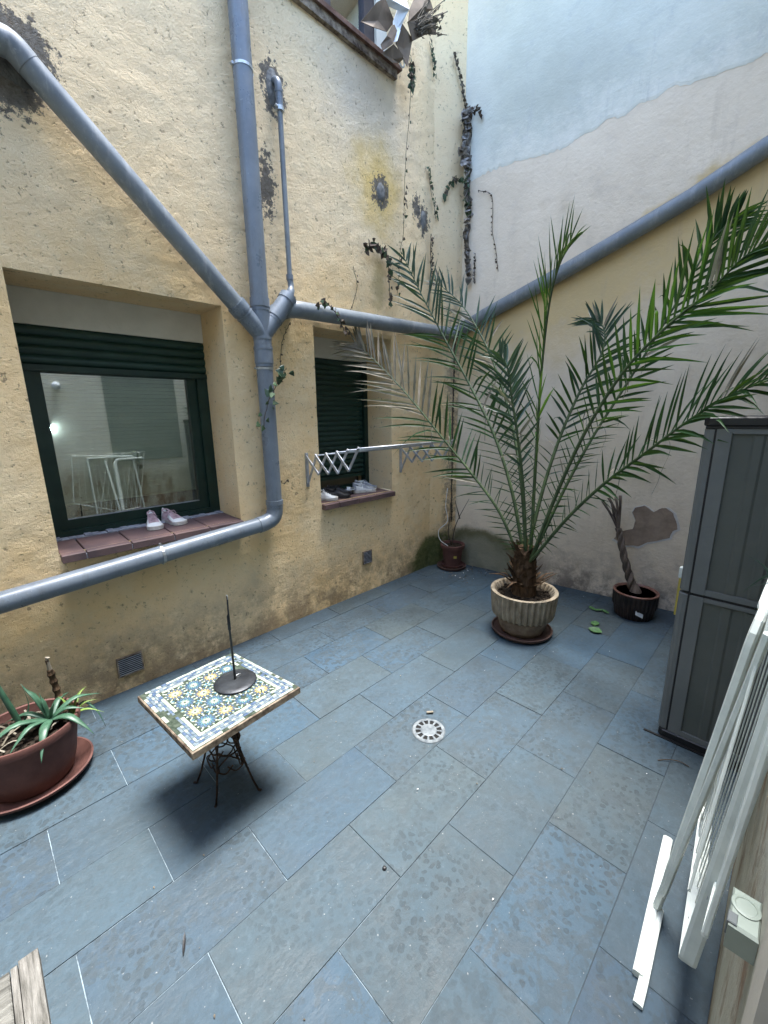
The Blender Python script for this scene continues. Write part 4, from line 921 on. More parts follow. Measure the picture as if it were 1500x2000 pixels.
# ------------------------------------------------------------------ small clay pot in the corner
p3 = Vector((3.285, 2.315, 0)); t = thing('flower_pot', p3, 'small terracotta pot on stacked saucers in the mossy corner', 'pot')
m = MB(); m.lathe(p3, [(.118, 0), (.136, .006), (.145, .03), (.141, .031), (.130, .012)], 36); m.build('saucer', CLAYD, t, smooth=True, auto=40)
q3 = p3+Vector((0.006, -.004, 0)); m = MB(); m.lathe(q3, [(.09, .016), (.105, .022), (.114, .045), (.110, .047), (.098, .03)], 36); m.build('saucer', CLAY, t, smooth=True, auto=40)
m = MB(); m.lathe(q3, [(.082, .032), (.100, .20), (.102, .205), (.117, .207), (.121, .243), (.117, .248), (.109, .246), (.106, .22)], 36); m.build('pot_body', CLAY, t, smooth=True, auto=35)
m = MB(); m.lathe(q3, [(.107, .222), (.05, .228), (.01, .23)], 24); m.build('soil', SOIL, t)
m = MB(); an = math.radians(232); e = Vector((math.cos(an), math.sin(an), 0)); s_ = Vector((-e.y, e.x, 0)); cc = q3+e*.0965+Vector((0, 0, .135)); m.extr([cc-s_*.016+Vector((0, 0, -.011)), cc+s_*.014+Vector((0, 0, -.014)), cc+s_*.015+Vector((0, 0, .008)), cc-s_*.014+Vector((0, 0, .012))], e*.002); m.build('sticker', YEL, t)
tw = thing('dead_plant', q3+Vector((0, 0, .23)), 'dried up twigs and a pale cord in the small corner pot', 'plant')
for P in ([(3.285, 2.315, .225), (3.27, 2.28, .40), (3.25, 2.21, .55), (3.22, 2.09, .74)], [(3.27, 2.22, .52), (3.25, 2.24, .62), (3.24, 2.26, .70)], [(3.30, 2.33, .225), (3.28, 2.36, .35), (3.29, 2.35, .52), (3.28, 2.34, .66)]):
    m = MB(); m.tube(spline(P, 10), [.006-.004*i/10 for i in range(11)], 6); m.build('twig', STEM, tw, smooth=True)
m = MB(); m.tube(spline([(3.24, 2.33, .23), (3.20, 2.40, .29), (3.22, 2.43, .38), (3.28, 2.37, .47), (3.27, 2.39, .62), (3.28, 2.38, .80)], 18), .0035, 6); m.build('cord', SHWH, tw, smooth=True)
# ------------------------------------------------------------------ aloe pot
p4 = Vector((-.01, 2.10, 0)); t = thing('flower_pot', p4, 'wide red-brown bowl pot with saucer at the left edge, aloe inside', 'pot')
m = MB(); m.lathe(p4, [(.12, 0), (.160, .006), (.196, .034), (.199, .046), (.192, .048), (.178, .030), (.15, .014), (.02, .010)], 56, sq=(1.05, .95)); m.build('saucer', CLAY, t, smooth=True, auto=40)
m = MB(); m.lathe(p4, [(.118, .013), (.132, .03), (.150, .10), (.164, .19), (.170, .232), (.180, .236), (.184, .262), (.180, .272), (.170, .270), (.166, .24), (.16, .22)], 64, sq=(1.04, .93)); m.build('pot_body', CLAY, t, smooth=True, auto=35)
m = MB(); m.lathe(p4, [(.163, .225), (.10, .236), (.01, .24)], 30, sq=(1.04, .93))
for i in range(90):
    a = random.uniform(0, 6.28); r_ = .155*random.random()**.5; s_ = random.uniform(.004, .011); q = p4+Vector((r_*math.cos(a), r_*math.sin(a)*.93, 0)); m.slab([(q.x-s_, q.y-s_*.6), (q.x+s_, q.y-s_*.8), (q.x+s_*.5, q.y+s_), (q.x-s_*.7, q.y+s_*.7)], .226, .238+s_*.8, .002)
m.build('soil', SOIL, t)
al = thing('aloe', (.06, 2.10, .235), 'green aloe with spiky leaves and dead stalks in the wide clay bowl', 'plant')
def blade(pts, w0, mat, parent, name='leaf', thick=.35, n=10):
    q = spline(pts, n); m = MB(); m.tube(q, [max(.0006, w0*(1-(i/n)**1.6)*(.8+.4*math.sin(PI*min(1, i/n*1.5)))) for i in range(n+1)], 8, flat=thick, up=(0, 0, 1)); return m.build(name, mat, parent, smooth=True)
ac = Vector((.075, 2.085, .262))
for dx, dy, dz, ln, w0 in ((-.9, -.2, .18, .24, .018), (-.3, -.9, -.05, .19, .018), (.55, -.75, .02, .20, .017), (.9, .1, .25, .20, .015), (-.35, .3, 1.0, .20, .014), (-.12, .1, 1.0, .13, .011), (.5, .7, .3, .16, .014), (-.75, .5, .25, .17, .014), (.85, -.45, .35, .14, .013), (-.8, -.55, .1, .18, .014), (.2, -.3, .8, .10, .010)):
    d = Vector((dx, dy, dz)).normalized(); sag = Vector((0, 0, -ln*.28*(1-abs(d.z))))
    blade([ac, ac+d*ln*.45+Vector((0, 0, ln*.12)), ac+d*ln*.8+sag*.3, ac+d*ln+sag], w0, ALOE, al)
ac2 = Vector((.150, 2.10, .235))
for dx, dy, dz, ln in ((-.3, .2, 1, .12), (.4, .1, .8, .13), (.9, -.2, .5, .11), (.5, .6, .5, .14), (.8, -.6, .1, .13), (0, -.3, .9, .09)):
    d = Vector((dx, dy, dz)).normalized(); blade([ac2, ac2+d*ln*.5+Vector((0, 0, ln*.1)), ac2+d*ln+Vector((0, 0, -ln*.15))], .009, ALOEY, al)
blade([(.155, 2.10, .25), (.20, 2.10, .27), (.235, 2.06, .22), (.25, 2.03, .15)], .008, ALOE, al)
blade([(-.01, 2.13, .23), (-.04, 2.14, .38), (-.075, 2.15, .56), (-.10, 2.16, .72)], .012, ALOE, al, 'stalk', .9)
blade([(-.01, 2.13, .26), (.02, 2.14, .33), (.015, 2.15, .42)], .007, ALOE, al, 'leaf')
m = MB(); q = spline([(.125, 2.16, .23), (.12, 2.165, .33), (.112, 2.17, .43), (.108, 2.17, .49)], 24); m.tube(q, [.012 if i % 3 else .016 for i in range(18)]+[.007]*7, 7); m.build('dead_stalk', FIBRE, al)
m = MB(); m.tube([(.112, 2.17, .44), (.109, 2.17, .49), (.113, 2.17, .50)], [.010, .006, .009], 7); m.build('stalk_tip', PY, al)
m = MB()
for i in range(16):
    a = random.uniform(0, 6.28); q = p4+Vector((random.uniform(-.12, .14), random.uniform(-.12, .08), .25)); d = Vector((math.cos(a), math.sin(a), random.uniform(-.1, .25)))*random.uniform(.03, .08); m.tube(spline([q-d, q+Vector((0, 0, .015)), q+d], 5), .004, 5, flat=.35)
o = m.build('dead_leaves', PY, al); o['kind'] = 'stuff'
# ------------------------------------------------------------------ creepers
def creeper(name, label, pts, leaf, size, step, mat, normal, spread=.03, stem=.0022, seed=0, group=None, clump=None, cat='creeper', smat=None):
    rs = random.Random(seed); t = thing(name, pts[0], label, cat, group); q = spline(pts, 24)
    q = [p+Vector((rs.uniform(-.004, .004), 0, 0)) for p in q]
    m = MB(); m.tube(q, stem, 5); m.build('stem', smat or STEM, t); L = sum((q[i+1]-q[i]).length for i in range(24)); n = int(L/step); m = MB()
    N = Vector(normal)
    for i in range(n):
        x = (i+rs.random())/n; f = clump(x) if clump else 1
        if rs.random() > f: continue
        k = min(int(x*24), 23); p = q[k].lerp(q[k+1], x*24-k); a = rs.uniform(0, 6.28); s_ = size*rs.uniform(.6, 1.25)*(.6+.6*f if clump else 1)
        out = Vector((math.cos(a), math.cos(a)*.2, math.sin(a)*.8)); c = p+out*spread*rs.random()*(f if clump else 1)+N*rs.uniform(.002, .02)
        T = (out+Vector((0, 0, -.6))+N*rs.uniform(-.3, .6)).normalized(); W_ = T.cross((N+Vector((rs.uniform(-.6, .6), rs.uniform(-.6, .6), rs.uniform(-.6, .6)))).normalized()).normalized(); U = W_.cross(T)
        m.poly([c-T*s_*.3, c+W_*s_*.55-T*s_*.25+U*s_*.15, c+W_*s_*.42+T*s_*.3, c+T*s_*.95+U*s_*.15*rs.uniform(-1, 1), c-W_*s_*.42+T*s_*.3, c-W_*s_*.55-T*s_*.25+U*s_*.15], rs.choice([0, 0, 1]) if len(mat) > 1 else 0)
    o = m.build('leaves', mat, t); o['kind'] = 'stuff'; return t
NW = (0, -1, 0)
creeper('ivy_strand', 'long thin ivy strand hanging straight down from the upper sill end', [(2.757, 2.42, 4.011), (2.774, 2.42, 3.872), (2.758, 2.43, 3.613), (2.741, 2.45, 3.312), (2.741, 2.46, 3.075), (2.741, 2.47, 2.9), (2.699, 2.47, 2.712), (2.668, 2.47, 2.431)], 1, .022, .017, [STEM, IVYG], NW, .035, .0018, 1, clump=lambda x: 1 if x < .16 else (.9 if .5 < x < .62 or x > .88 else .38))
creeper('ivy_strand', 'dense dark leaf tuft at the top of the hanging ivy strand', [(2.770, 2.42, 3.96), (2.775, 2.42, 3.90), (2.768, 2.42, 3.80)], 1, .030, .0055, [IVYG, STEM], NW, .028, .002, 2)
creeper('ivy_strand', 'short mossy creeper streak high on the corner strip beside the brown boards', [(3.068, 2.49, 4.294), (3.102, 2.49, 4.208), (3.124, 2.49, 4.10)], 1, .025, .010, [IVYG, DRY], NW, .02, .002, 3)
creeper('ivy_strand', 'greenish creeper streak on the corner strip right of the grey mortar patch', [(3.067, 2.49, 3.461), (3.082, 2.49, 3.376), (3.14, 2.485, 3.21), (3.165, 2.485, 3.12)], 1, .022, .010, [IVYG, DRY], NW, .02, .002, 4)
creeper('ivy_clump', 'dark ivy clump with a green stain on the wall left of the palm tips', [(2.319, 2.47, 2.663), (2.388, 2.46, 2.72), (2.494, 2.46, 2.704), (2.566, 2.47, 2.64), (2.586, 2.48, 2.481), (2.602, 2.48, 2.336)], 1, .034, .012, [STEM, IVYG, DRY], NW, .05, .003, 5, clump=lambda x: 1 if x < .6 else .6)
creeper('dry_tendril', 'single thin tendril curving on the ochre wall above the pipe', [(2.223, 2.492, 2.553), (2.258, 2.495, 2.424), (2.192, 2.495, 2.254)], 1, .014, .05, [STEM], NW, .01, .0018, 6)
creeper('ivy_strand', 'small dark ivy twined over the pipe above the small window', [(1.80, 2.39, 2.20), (1.86, 2.37, 2.225), (1.93, 2.365, 2.19), (1.99, 2.37, 2.12), (2.06, 2.40, 2.05)], 1, .026, .014, [STEM, IVYG], NW, .025, .003, 7)
creeper('ivy_strand', 'pale blue-green ivy sprig wound across the big drain pipe', [(1.55, 2.40, 1.80), (1.485, 2.37, 1.744), (1.43, 2.365, 1.66), (1.375, 2.365, 1.57), (1.345, 2.39, 1.42)], 1, .034, .020, [IVYG, PD], NW, .06, .0025, 8)
creeper('dry_tendril', 'thin tendril dropping from the pipe joint between the windows', [(1.66, 2.49, 2.10), (1.60, 2.49, 2.0), (1.568, 2.49, 1.869), (1.569, 2.49, 1.72)], 1, .012, .05, [STEM], NW, .01, .002, 9)
creeper('dry_tendril', 'tiny curled tendril right of the drain pipe foot', [(1.47, 2.492, 1.16), (1.494, 2.49, 1.08), (1.53, 2.49, 1.05), (1.562, 2.49, 1.075)], 1, .014, .03, [STEM], NW, .01, .002, 10)
creeper('dry_creeper', 'brown dried creeper line above the palm on the corner strip', [(3.10, 2.48, 2.97), (3.10, 2.48, 2.811), (3.115, 2.48, 2.658), (3.12, 2.48, 2.60)], 1, .020, .008, [DRY, STEM], NW, .018, .003, 11)
creeper('dry_creeper', 'dried creeper strand high on the yellow corner edge', [(3.30, 2.43, 4.30), (3.345, 2.41, 4.20), (3.385, 2.39, 4.063), (3.404, 2.37, 3.916)], 1, .024, .010, [DRY, STEM], (-.7, -.7, 0), .025, .003, 12)
V4 = [(3.400, 2.361, 3.913), (3.40, 2.346, 3.772), (3.40, 2.355, 3.629), (3.403, 2.331, 3.473), (3.403, 2.335, 3.324), (3.405, 2.314, 3.165), (3.403, 2.333, 3.013), (3.405, 2.312, 2.849), (3.407, 2.296, 2.662)]
creeper('ivy_column', 'thick dried grey ivy column climbing the corner between the two walls', V4, 1, .056, .0030, [IVYD, DRY, IVYD], (-.9, -.4, 0), .10, .004, 13, clump=lambda x: (.9 if x < .34 else .42)*(.45+.55*abs(math.sin(x*31))))
creeper('ivy_column', 'fresh green ivy leaves halfway up the dried corner column', V4[3:6], 1, .055, .016, [IVYG], (-.9, -.4, 0), .06, .003, 14)
creeper('ivy_strand', 'curled dark ivy tip on the blue-grey render beside the dried column', [(3.40, 2.36, 3.87), (3.408, 2.30, 3.90), (3.41, 2.25, 3.90), (3.415, 2.222, 3.82)], 1, .030, .014, [STEM, DRY], (-.9, -.4, 0), .02, .0025, 15)
creeper('ivy_strand', 'green leafy loop between the corner strip and the ivy column', [(3.37, 2.30, 3.37), (3.33, 2.40, 3.44), (3.28, 2.44, 3.38), (3.24, 2.46, 3.28)], 1, .030, .014, [IVYG, DRY], (-.7, -.7, 0), .03, .0025, 16)
creeper('dry_tendril', 'fine tendril hanging on the pinkish plaster right of the ivy column', [(3.425, 2.24, 3.33), (3.445, 2.117, 3.25), (3.450, 2.105, 3.001), (3.455, 2.065, 2.838), (3.458, 2.039, 2.677)], 1, .016, .03, [STEM], (-1, -.1, 0), .01, .0022, 17)
creeper('dry_creeper', 'brown root fibres running down the corner below the pipe', [(3.375, 2.40, 2.18), (3.38, 2.41, 1.738), (3.38, 2.41, 1.252), (3.385, 2.405, .745), (3.385, 2.40, .45)], 1, .014, .010, [DRY, STEM], (-.7, -.7, 0), .016, .006, 18)
creeper('ivy_strand', 'short brown ivy strand just above the sloping pipe near the corner', [(3.425, 2.25, 2.86), (3.425, 2.244, 2.62)], 1, .020, .010, [DRY, IVYD], (-1, -.1, 0), .014, .003, 19)
# ------------------------------------------------------------------ boards hanging at the upper window
CARD = [[(2.185, 2.318, 3.868), (2.297, 2.293, 4.007), (2.389, 2.306, 4.091), (2.503, 2.329, 4.039), (2.429, 2.329, 3.946), (2.252, 2.283, 3.858)], [(2.325, 2.244, 4.029), (2.531, 2.267, 4.155), (2.554, 2.243, 4.084), (2.473, 2.268, 4.05), (2.399, 2.28, 4.037)], [(2.445, 2.288, 3.987), (2.489, 2.283, 4.083), (2.556, 2.249, 4.089), (2.527, 2.281, 4.015), (2.457, 2.263, 3.878), (2.427, 2.273, 3.862)], [(2.452, 2.29, 3.986), (2.469, 2.275, 3.944), (2.407, 2.258, 3.834), (2.34, 2.281, 3.778), (2.336, 2.295, 3.818), (2.364, 2.267, 3.86)], [(2.509, 2.265, 3.997), (2.649, 2.298, 4.003), (2.636, 2.301, 3.952), (2.579, 2.283, 3.804), (2.532, 2.296, 3.86), (2.474, 2.293, 3.89)], [(2.557, 2.263, 4.032), (2.788, 2.297, 4.227), (2.89, 2.291, 4.226), (2.883, 2.279, 4.134), (2.77, 2.271, 4.078), (2.631, 2.282, 3.974)], [(2.327, 2.283, 3.759), (2.445, 2.284, 3.866), (2.566, 2.294, 3.858), (2.536, 2.319, 3.824), (2.448, 2.302, 3.777)], [(2.579, 2.265, 4.11), (2.653, 2.276, 4.227), (2.775, 2.261, 4.285), (2.821, 2.26, 4.237), (2.712, 2.279, 4.149), (2.556, 2.254, 4.027)]]
t = thing('paper_star', (2.6, 2.45, 4.05), 'torn folded brown and pale star of board hanging by the upper window', 'decoration')
for i, P in enumerate(CARD):
    m = MB(); P = [Vector(p) for p in P]; c = sum(P, Vector())/len(P)+Vector((0, -.016 if i % 2 else .014, -.01)); k = len(P)
    for th in (0, .004):
        for j in range(k): m.poly([c+Vector((0, th, 0)), P[j]+Vector((0, th, 0)), P[(j+1) % k]+Vector((0, th, 0))])
    for j in range(k): m.poly([P[j], P[(j+1) % k], P[(j+1) % k]+Vector((0, .004, 0)), P[j]+Vector((0, .004, 0))])
    m.build('folded_board', KRAFTP if i in (1, 2) else KRAFT, t)
m = MB(); m.tube([(2.575+.024*math.cos(k*PI/8), 2.33, 3.853+.028*math.sin(k*PI/8)) for k in range(17)], .0055, 7); m.build('hanging_ring', KRAFTP, t, smooth=True)
m = MB(); m.tube([(2.575, 2.33, 3.88), (2.60, 2.38, 3.95), (2.64, 2.505, 4.02)], .003, 5); m.tube([(2.7, 2.3, 4.15), (2.72, 2.40, 4.25), (2.75, 2.51, 4.30)], .003, 5); m.build('string', DRY, t)
t = thing('dry_plant', (2.72, 2.28, 4.12), 'tuft of dead twigs stuck in the torn board star by the upper window', 'plant')
m = MB(); rs = random.Random(4)
for i in range(70):
    a = Vector((2.64+rs.uniform(-.02, .05), 2.27+rs.uniform(-.03, .03), 4.03+rs.uniform(-.02, .05))); d = Vector((rs.uniform(.55, 1.2), rs.uniform(-.35, .25), rs.uniform(.35, 1.2))).normalized(); L = rs.uniform(.12, .29)
    m.tube(spline([a, a+d*L*.5+Vector((0, 0, .01)), a+d*L], 4), .0028, 4)
    e = a+d*L*rs.uniform(.7, 1); w_ = Vector((rs.uniform(-1, 1), rs.uniform(-1, 1), rs.uniform(-1, 1)))*.016; m.poly([e, e+w_, e+d*.04, e-w_])
o = m.build('dead_twigs', DRY, t); o['kind'] = 'stuff'
# ------------------------------------------------------------------ cabinet
t = thing('storage_cabinet', (2.11, .12, 0), 'tall grey plastic storage cabinet with black base and lid, side towards the camera', 'cabinet')
x0, x1, ya, yb = 2.11, 2.80, -.05, .245
m = MB(); m.slab([(x0-.004, ya), (x1, ya), (x1, yb+.030), (x0+.008, yb+.030), (x0-.004, yb+.014)], .004, .040, .004); m.build('base', CABK, t)
m = MB(); m.slab([(x0-.016, .33), (x0-.004, .33), (x0-.003, ya), (x0-.016, ya)][::-1], .0015, .006, .001); m.build('base_lip', CABK, t)
m = MB(); m.slab([(x0-.010, ya), (x1+.01, ya), (x1+.01, yb+.040), (x0+.010, yb+.040), (x0-.010, yb+.022)], 1.443, 1.478, .005); m.slab([(x0-.006, ya), (x1+.01, ya), (x1, yb+.032), (x0, yb+.032)], 1.432, 1.4435, .002); m.build('lid', CABK, t)
def panel(z0, z1):
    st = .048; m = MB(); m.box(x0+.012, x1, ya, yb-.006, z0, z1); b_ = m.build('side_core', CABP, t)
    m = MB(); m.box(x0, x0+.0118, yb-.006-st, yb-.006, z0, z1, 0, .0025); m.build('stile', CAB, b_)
    m = MB(); m.box(x0, x0+.0118, ya, ya+st*.6, z0, z1, 0, .0025); m.build('stile', CAB, b_)
    m = MB(); m.box(x0+.001, x0+.0118, ya+st*.6, yb-.006-st, z0, z0+.024, 0, .0025); m.build('bottom_rail', CAB, b_)
    m = MB(); m.box(x0+.001, x0+.0118, ya+st*.6, yb-.006-st, z1-.018, z1, 0, .0025); m.build('top_rail', CAB, b_)
    m = MB(); w_ = (yb-.006-st)-(ya+st*.6); y0 = ya+st*.6
    for q in (.28, .62): m.extr([(x0+.0119, y0+w_*q-.02, z0+.026), (x0+.0119, y0+w_*q+.02, z0+.026), (x0+.007, y0+w_*q+.012, z0+.026), (x0+.007, y0+w_*q-.012, z0+.026)], (0, 0, z1-z0-.05))
    m.build('rib', CABP, b_)
panel(.041, .727); panel(.739, 1.432)
m = MB(); m.box(x0+.006, x1-.01, ya+.004, yb-.010, .7275, .7385); m.build('seam', CABK, t)
for z0, z1 in ((.041, .727), (.739, 1.432)):
    m = MB(); pr = [(x0+.004, yb+.002), (x0+.35, yb+.002), (x0+.35, yb+.036), (x0+.020, yb+.036), (x0+.009, yb+.030), (x0+.003, yb+.018)]
    m.slab(pr, z0, z1, .003); m.build('door', CAB, t)
    m = MB(); m.slab([(p[0]+.352, p[1]) if p[0] > x0+.3 else (x0+.354, p[1]) for p in pr[:4]], z0, z1, .003); m.build('door', CAB, t)
m = MB(); m.box(x0+.006, x0+.36, yb-.0055, yb+.0015, .045, 1.43); m.build('gap_shade_strip', CABK, t)  # solid black strip; shade between door and body put into its colour
m = MB(); m.box(x0+.14, x0+.16, yb+.0365, yb+.060, .56, .745, 0, .003); m.build('door_edge_strip', YEL, t); m = MB(); m.box(x0+.139, x0+.161, yb+.0365, yb+.064, .7455, .80, 0, .004); m.build('door_edge_strip', WHITEP, t)  # yellow and white blocks added for an unidentified item on the door edge
# ------------------------------------------------------------------ folded drying rack
t = thing('drying_rack', (1.3, .08, 0), 'white folded clothes drying rack leaning on the stained wall at the lower right', 'drying rack')
def flatbar(m, pts, w_, th, wdir):
    pts = [Vector(p) for p in pts]; W_ = Vector(wdir).normalized(); base = len(m.v)
    for i, p in enumerate(pts):
        T = (pts[min(i+1, len(pts)-1)]-pts[max(i-1, 0)]).normalized(); w2 = (W_-T*W_.dot(T)).normalized(); n2 = T.cross(w2)
        for a, b_ in ((-1, -.6), (-.6, -1), (.6, -1), (1, -.6), (1, .6), (.6, 1), (-.6, 1), (-1, .6)): m.v.append(tuple(p+w2*w_*a/2+n2*th*b_/2))
    for i in range(len(pts)-1):
        for k in range(8):
            a = base+i*8+k; b_ = base+i*8+(k+1) % 8; m.f.append((a, b_, b_+8, a+8)); m.m.append(0)
    m.f.append(tuple(base+7-k for k in range(8))); m.f.append(tuple(base+(len(pts)-1)*8+k for k in range(8))); m.m += [0, 0]
m = MB(); flatbar(m, [(1.05, .094, .014), (1.54, .122, .014)], .028, .022, (0, 1, 0)); m.build('foot_bar', WHITEP, t)
m = MB(); flatbar(m, [(.985, .079, .010), (1.03, .080, .012), (1.27, .091, .012)], .022, .014, (0, 1, 0)); m.build('foot_bar', WHITEP, t)
# main leg and its curved top
m = MB(); flatbar(m, [(1.27, .098, .015), (1.262, .086, .12)]+[(1.25, .078-.0665*q/6, .22+.735*q/6) for q in range(7)]+[(1.253, .008, .985), (1.265, .004, 1.008), (1.29, -.001, 1.024), (1.33, -.004, 1.03), (1.55, -.012, 1.03)], .036, .020, (1, -.2, 0)); m.build('leg', WHITEP, t)
m = MB(); flatbar(m, [(1.25-.09*q/6, .085-.098*q/6, .10+.93*q/6) for q in range(7)], .020, .014, (1, -.2, 0)); m.build('leg', WHITEP, t)
# two wire wings
def wing(bl_, br_, tl_, tr_, nw, nh, frame=(.034, .016)):
    bl_, br_, tl_, tr_ = map(Vector, (bl_, br_, tl_, tr_)); m = MB()
    flatbar(m, [bl_+(tl_-bl_)*-.01, br_], frame[0], frame[1], (0, 1, 0)); flatbar(m, [bl_, tl_], frame[0], frame[1], (0, 1, .1)); flatbar(m, [br_, tr_], frame[0]*.7, frame[1], (0, 1, .1)); flatbar(m, [tl_, tr_], frame[0]*.7, frame[1], (0, 1, .1))
    o = m.build('wing_frame', WHITEP, t)
    for i in range(1, nw):
        u = i/nw; a = bl_.lerp(br_, u); b_ = tl_.lerp(tr_, u); m = MB(); m.tube([a, b_], .0016, 5); m.build('wire', WHITEP, o)
        if i % 2 == 0: m = MB(); m.tube([a+Vector((0, .0085, 0)), a+Vector((0, .0095, 0))], .003, 6); m.build('wire_hole_dot', CABK, o)  # black dot painted in place of a dark wire hole
    return o
wing((1.0, .004, .245), (1.50, .036, .245), (1.0, -.050, 1.06), (1.45, -.010, 1.06), 10, 3)
wing((1.02, .026, .42), (1.44, .044, .44), (1.20, -.014, 1.10), (1.58, -.004, 1.10), 8, 3, (.006, .005))
wing((.80, -.012, .58), (1.42, -.026, .34), (.86, -.044, 1.10), (1.46, -.050, 1.06), 11, 3, (.010, .008))
# ------------------------------------------------------------------ socket box on the side wall
t = thing('socket_box', (.57, -.04, .86), 'pale surface-mounted socket box on the stained wall below the drying rack', 'socket')
m = MB(); m.box(.560, .618, -.0545, -.026, .852, .893, 0, .003); m.build('housing', SOCK, t)
m = MB(); m.lathe((.595, -.040, .893), [(.014, 0), (.0145, .0015), (.011, .0025), (.010, .0015), (.004, .002)], 28); m.build('round_cover', SOCK, t, smooth=True, auto=30)
m = MB(); m.box(.562, .578, -.034, -.0245, .872, .8945, 0, .001); m.build('notch', CAB, t)
# ------------------------------------------------------------------ plant reaching in at the right edge
t = thing('hanging_plant', (1.55, -.02, .98), 'few thin green leaves poking in at the right edge before the cabinet', 'plant')
m = MB(); m.lathe((1.52, -.022, .90), [(.022, 0), (.030, .05), (.032, .055), (.028, .055)], 20); m.build('pot', CLAYD, t, smooth=True)
for P in ([(1.52, -.02, .95), (1.50, .005, 1.06), (1.50, .032, 1.093), (1.50, .064, 1.106)], [(1.52, -.02, .95), (1.50, -.002, 1.05), (1.50, .02, 1.045), (1.50, .050, .999)], [(1.52, -.02, .95), (1.50, -.008, 1.0), (1.50, .004, .99), (1.50, .020, .945)], [(1.52, -.02, .95), (1.50, .0, 1.03), (1.49, .022, 1.03), (1.48, .044, 1.02)], [(1.52, -.02, .95), (1.49, -.004, 1.02), (1.48, .01, .99), (1.48, .032, .93)]):
    blade(P, .0065, PD, t, 'leaf', .25)
# ------------------------------------------------------------------ weathered wooden stool, lower left
t = thing('wooden_crate', (-.3, .75, 0), 'weathered grey wooden bench corner at the bottom left', 'bench')
zt = .45; yb_ = .952
m = MB(); m.box(-.092, -.061, .45, yb_, zt-.035, zt+.003, 0, .003); m.build('edge_board', WOODE, t)
m = MB(); m.box(-.104, -.0935, .45, yb_-.004, zt-.030, zt+.0, 0, .002); m.build('edge_board', WOODE, t)
yy = .45; 
for i, wd in enumerate((.115, .12, .125, .137)):
    m = MB(); m.box(-.75, -.106, yy+.0015, yy+wd-.0015, zt-.022, zt-.002+.001*(i % 2), 0, .002); m.build('plank', WOOD, t); yy += wd
for lx, ly in ((-.13, .90), (-.13, .50), (-.70, .90), (-.70, .50)):
    m = MB(); m.box(lx-.02, lx+.02, ly-.02, ly+.02, 0, zt-.036, 0, .003); m.build('leg', WOODE, t)
m = MB(); m.lathe((-.078, .80, zt+.003), [(.006, 0), (.005, .003)], 10); m.build('nail_head', CABK, t)
# ------------------------------------------------------------------ things lying on the paving
def leafy(name, label, cat, pos, s_, ang, mat, curl=.35, group=None, asp=.5):
    m = MB(); d = Vector((math.cos(ang), math.sin(ang), 0)); e = Vector((-d.y, d.x, 0)); c = Vector(pos); n = 6; z = Vector((0, 0, 1))
    for q in range(n+1):
        u = q/n; w_ = s_*asp*math.sin(PI*min(.98, .03+u*.95))**.8; k = c+d*s_*(u-.5)*2+z*(.003+curl*s_*(u-.5)**2*1.5); m.v += [tuple(k-e*w_+z*w_*curl), tuple(k), tuple(k+e*w_+z*w_*curl*.6)]
    for q in range(n): a = q*3; m.f += [(a, a+1, a+4, a+3), (a+1, a+2, a+5, a+4)]; m.m += [0, 0]
    return tag(m.build(name, mat, None, pos), label, cat, group)
g = 'fallen green leaves between the palm pot and the dark pot'
leafy('fallen_leaf', 'leftmost fallen green leaf nearer the wall beside the dark pot', 'leaf', (3.27, .965, 0), .035, .9, LIVLEAF, .5, g)
leafy('fallen_leaf', 'middle curled green leaf of the three nearest the dark pot', 'leaf', (3.27, .915, 0), .038, -.6, LIVLEAF, .6, g)
leafy('fallen_leaf', 'rightmost green leaf almost touching the dark ribbed pot', 'leaf', (3.28, .870, 0), .038, -2.2, LIVLEAF, .5, g)
leafy('fallen_leaf', 'paler green leaf lying apart, farther from the wall', 'leaf', (3.03, .862, 0), .040, .2, LIVLEAF, .4, g, .7)
leafy('fallen_leaf', 'broad green leaf nearest the camera between the two pots', 'leaf', (2.92, .825, 0), .045, 1.5, LIVLEAF, .5, g, .8)
leafy('fallen_leaf', 'narrow dark dry leaf lying on the paving in the foreground', 'leaf', (.215, 1.059, 0), .030, 1.15, CABK, .3, None, .14)
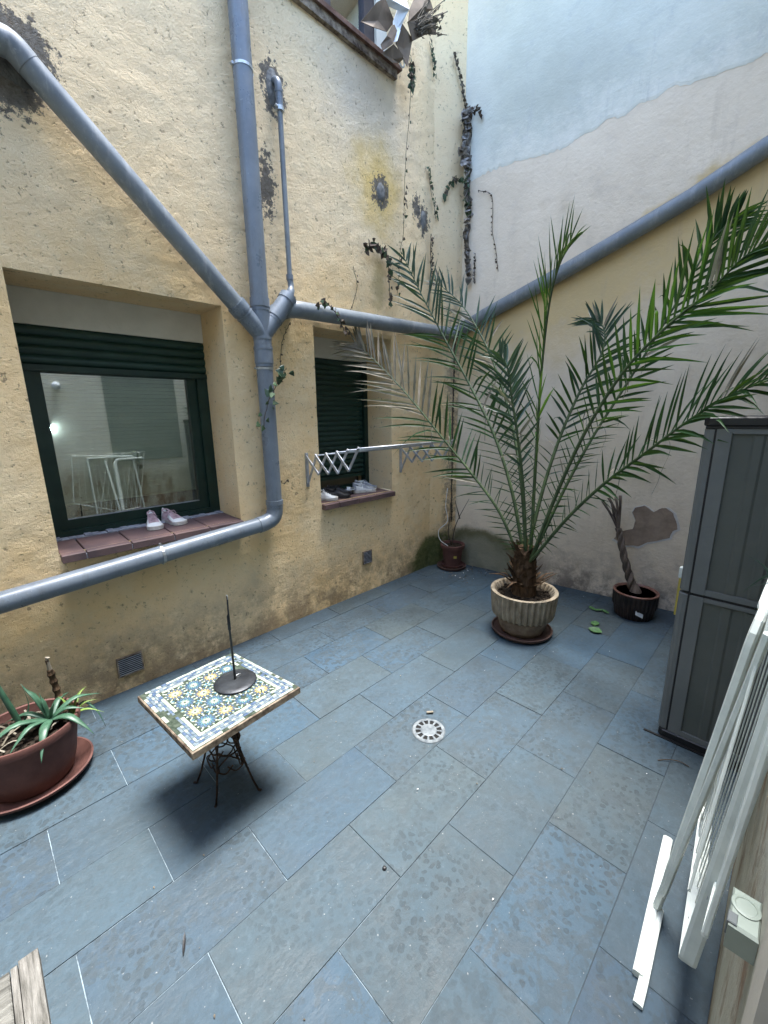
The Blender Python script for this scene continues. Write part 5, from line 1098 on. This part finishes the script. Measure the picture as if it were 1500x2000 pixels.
m = MB(); m.tube([(1.458, 1.158, .008), (1.484, 1.135, .009)], .0055, 8); tag(m.build('cigarette_end', PY, None, (1.47, 1.15, 0)), 'pale cigarette end just behind the round floor drain', 'cigarette end')
m = MB(); m.lathe((.771, .785, 0), [(.006, 0), (.008, .004), (.005, .009), (.001, .010)], 9); tag(m.build('pebble', CABK, None, (.771, .785, 0)), 'small dark pebble alone in the foreground paving', 'pebble')
m = MB(); m.tube(spline([(1.93, .235, .004), (1.96, .20, .010), (1.985, .165, .006), (1.985, .13, .003)], 10), .002, 5); tag(m.build('twig', STEM, None, (1.96, .19, 0)), 'curved thin twig on the paving before the cabinet base', 'twig')
rs = random.Random(9); m = MB()
for i in range(150):
    if i < 95: x, y = 3.02+rs.random()**.7*.42, 1.93+rs.random()*.42
    elif i < 120: x, y = rs.uniform(2.0, 3.5), rs.uniform(.5, 2.4)
    else: x, y = rs.uniform(.2, 2.2), rs.uniform(.15, 1.6)
    if x > bx(y)-.03 or (x-p3.x)**2+(y-p3.y)**2 < .02 or (x-pc.x)**2+(y-pc.y)**2 < .05: continue
    s_ = rs.uniform(.004, .012)*(1 if i < 95 else .5); a = rs.uniform(0, 6.28); d = Vector((math.cos(a), math.sin(a), 0))*s_; e = Vector((-d.y, d.x, 0))*.5; c = Vector((x, y, .003)); mi = 0 if rs.random() < .7 else (1 if rs.random() < .6 else 2)
    m.poly([c-d, c-e+Vector((0, 0, s_*.5)), c+d, c+e+Vector((0, 0, s_*.7))], mi); m.poly([c-d, c+e+Vector((0, 0, s_*.7)), c+d, c+e*.1], mi)
tag(m.build('leaf_litter', [DRY, SHWH, PY], None, (3.2, 2.1, 0)), 'scattered dry leaf crumbs around the corner pot and over the paving', 'leaf litter', kind='stuff')
# ------------------------------------------------------------------ metres, soft edges
done = set()
for o in list(COL.all_objects):
    if o.type in {'CAMERA', 'LIGHT'}: continue
    o.location = o.location*S
    if o.type == 'MESH' and o.data.name not in done:
        done.add(o.data.name); o.data.transform(Matrix.Scale(S, 4))
for me, an in ANG:
    try: me.set_sharp_from_angle(angle=math.radians(an))
    except Exception: pass
bpy.context.view_layer.update()
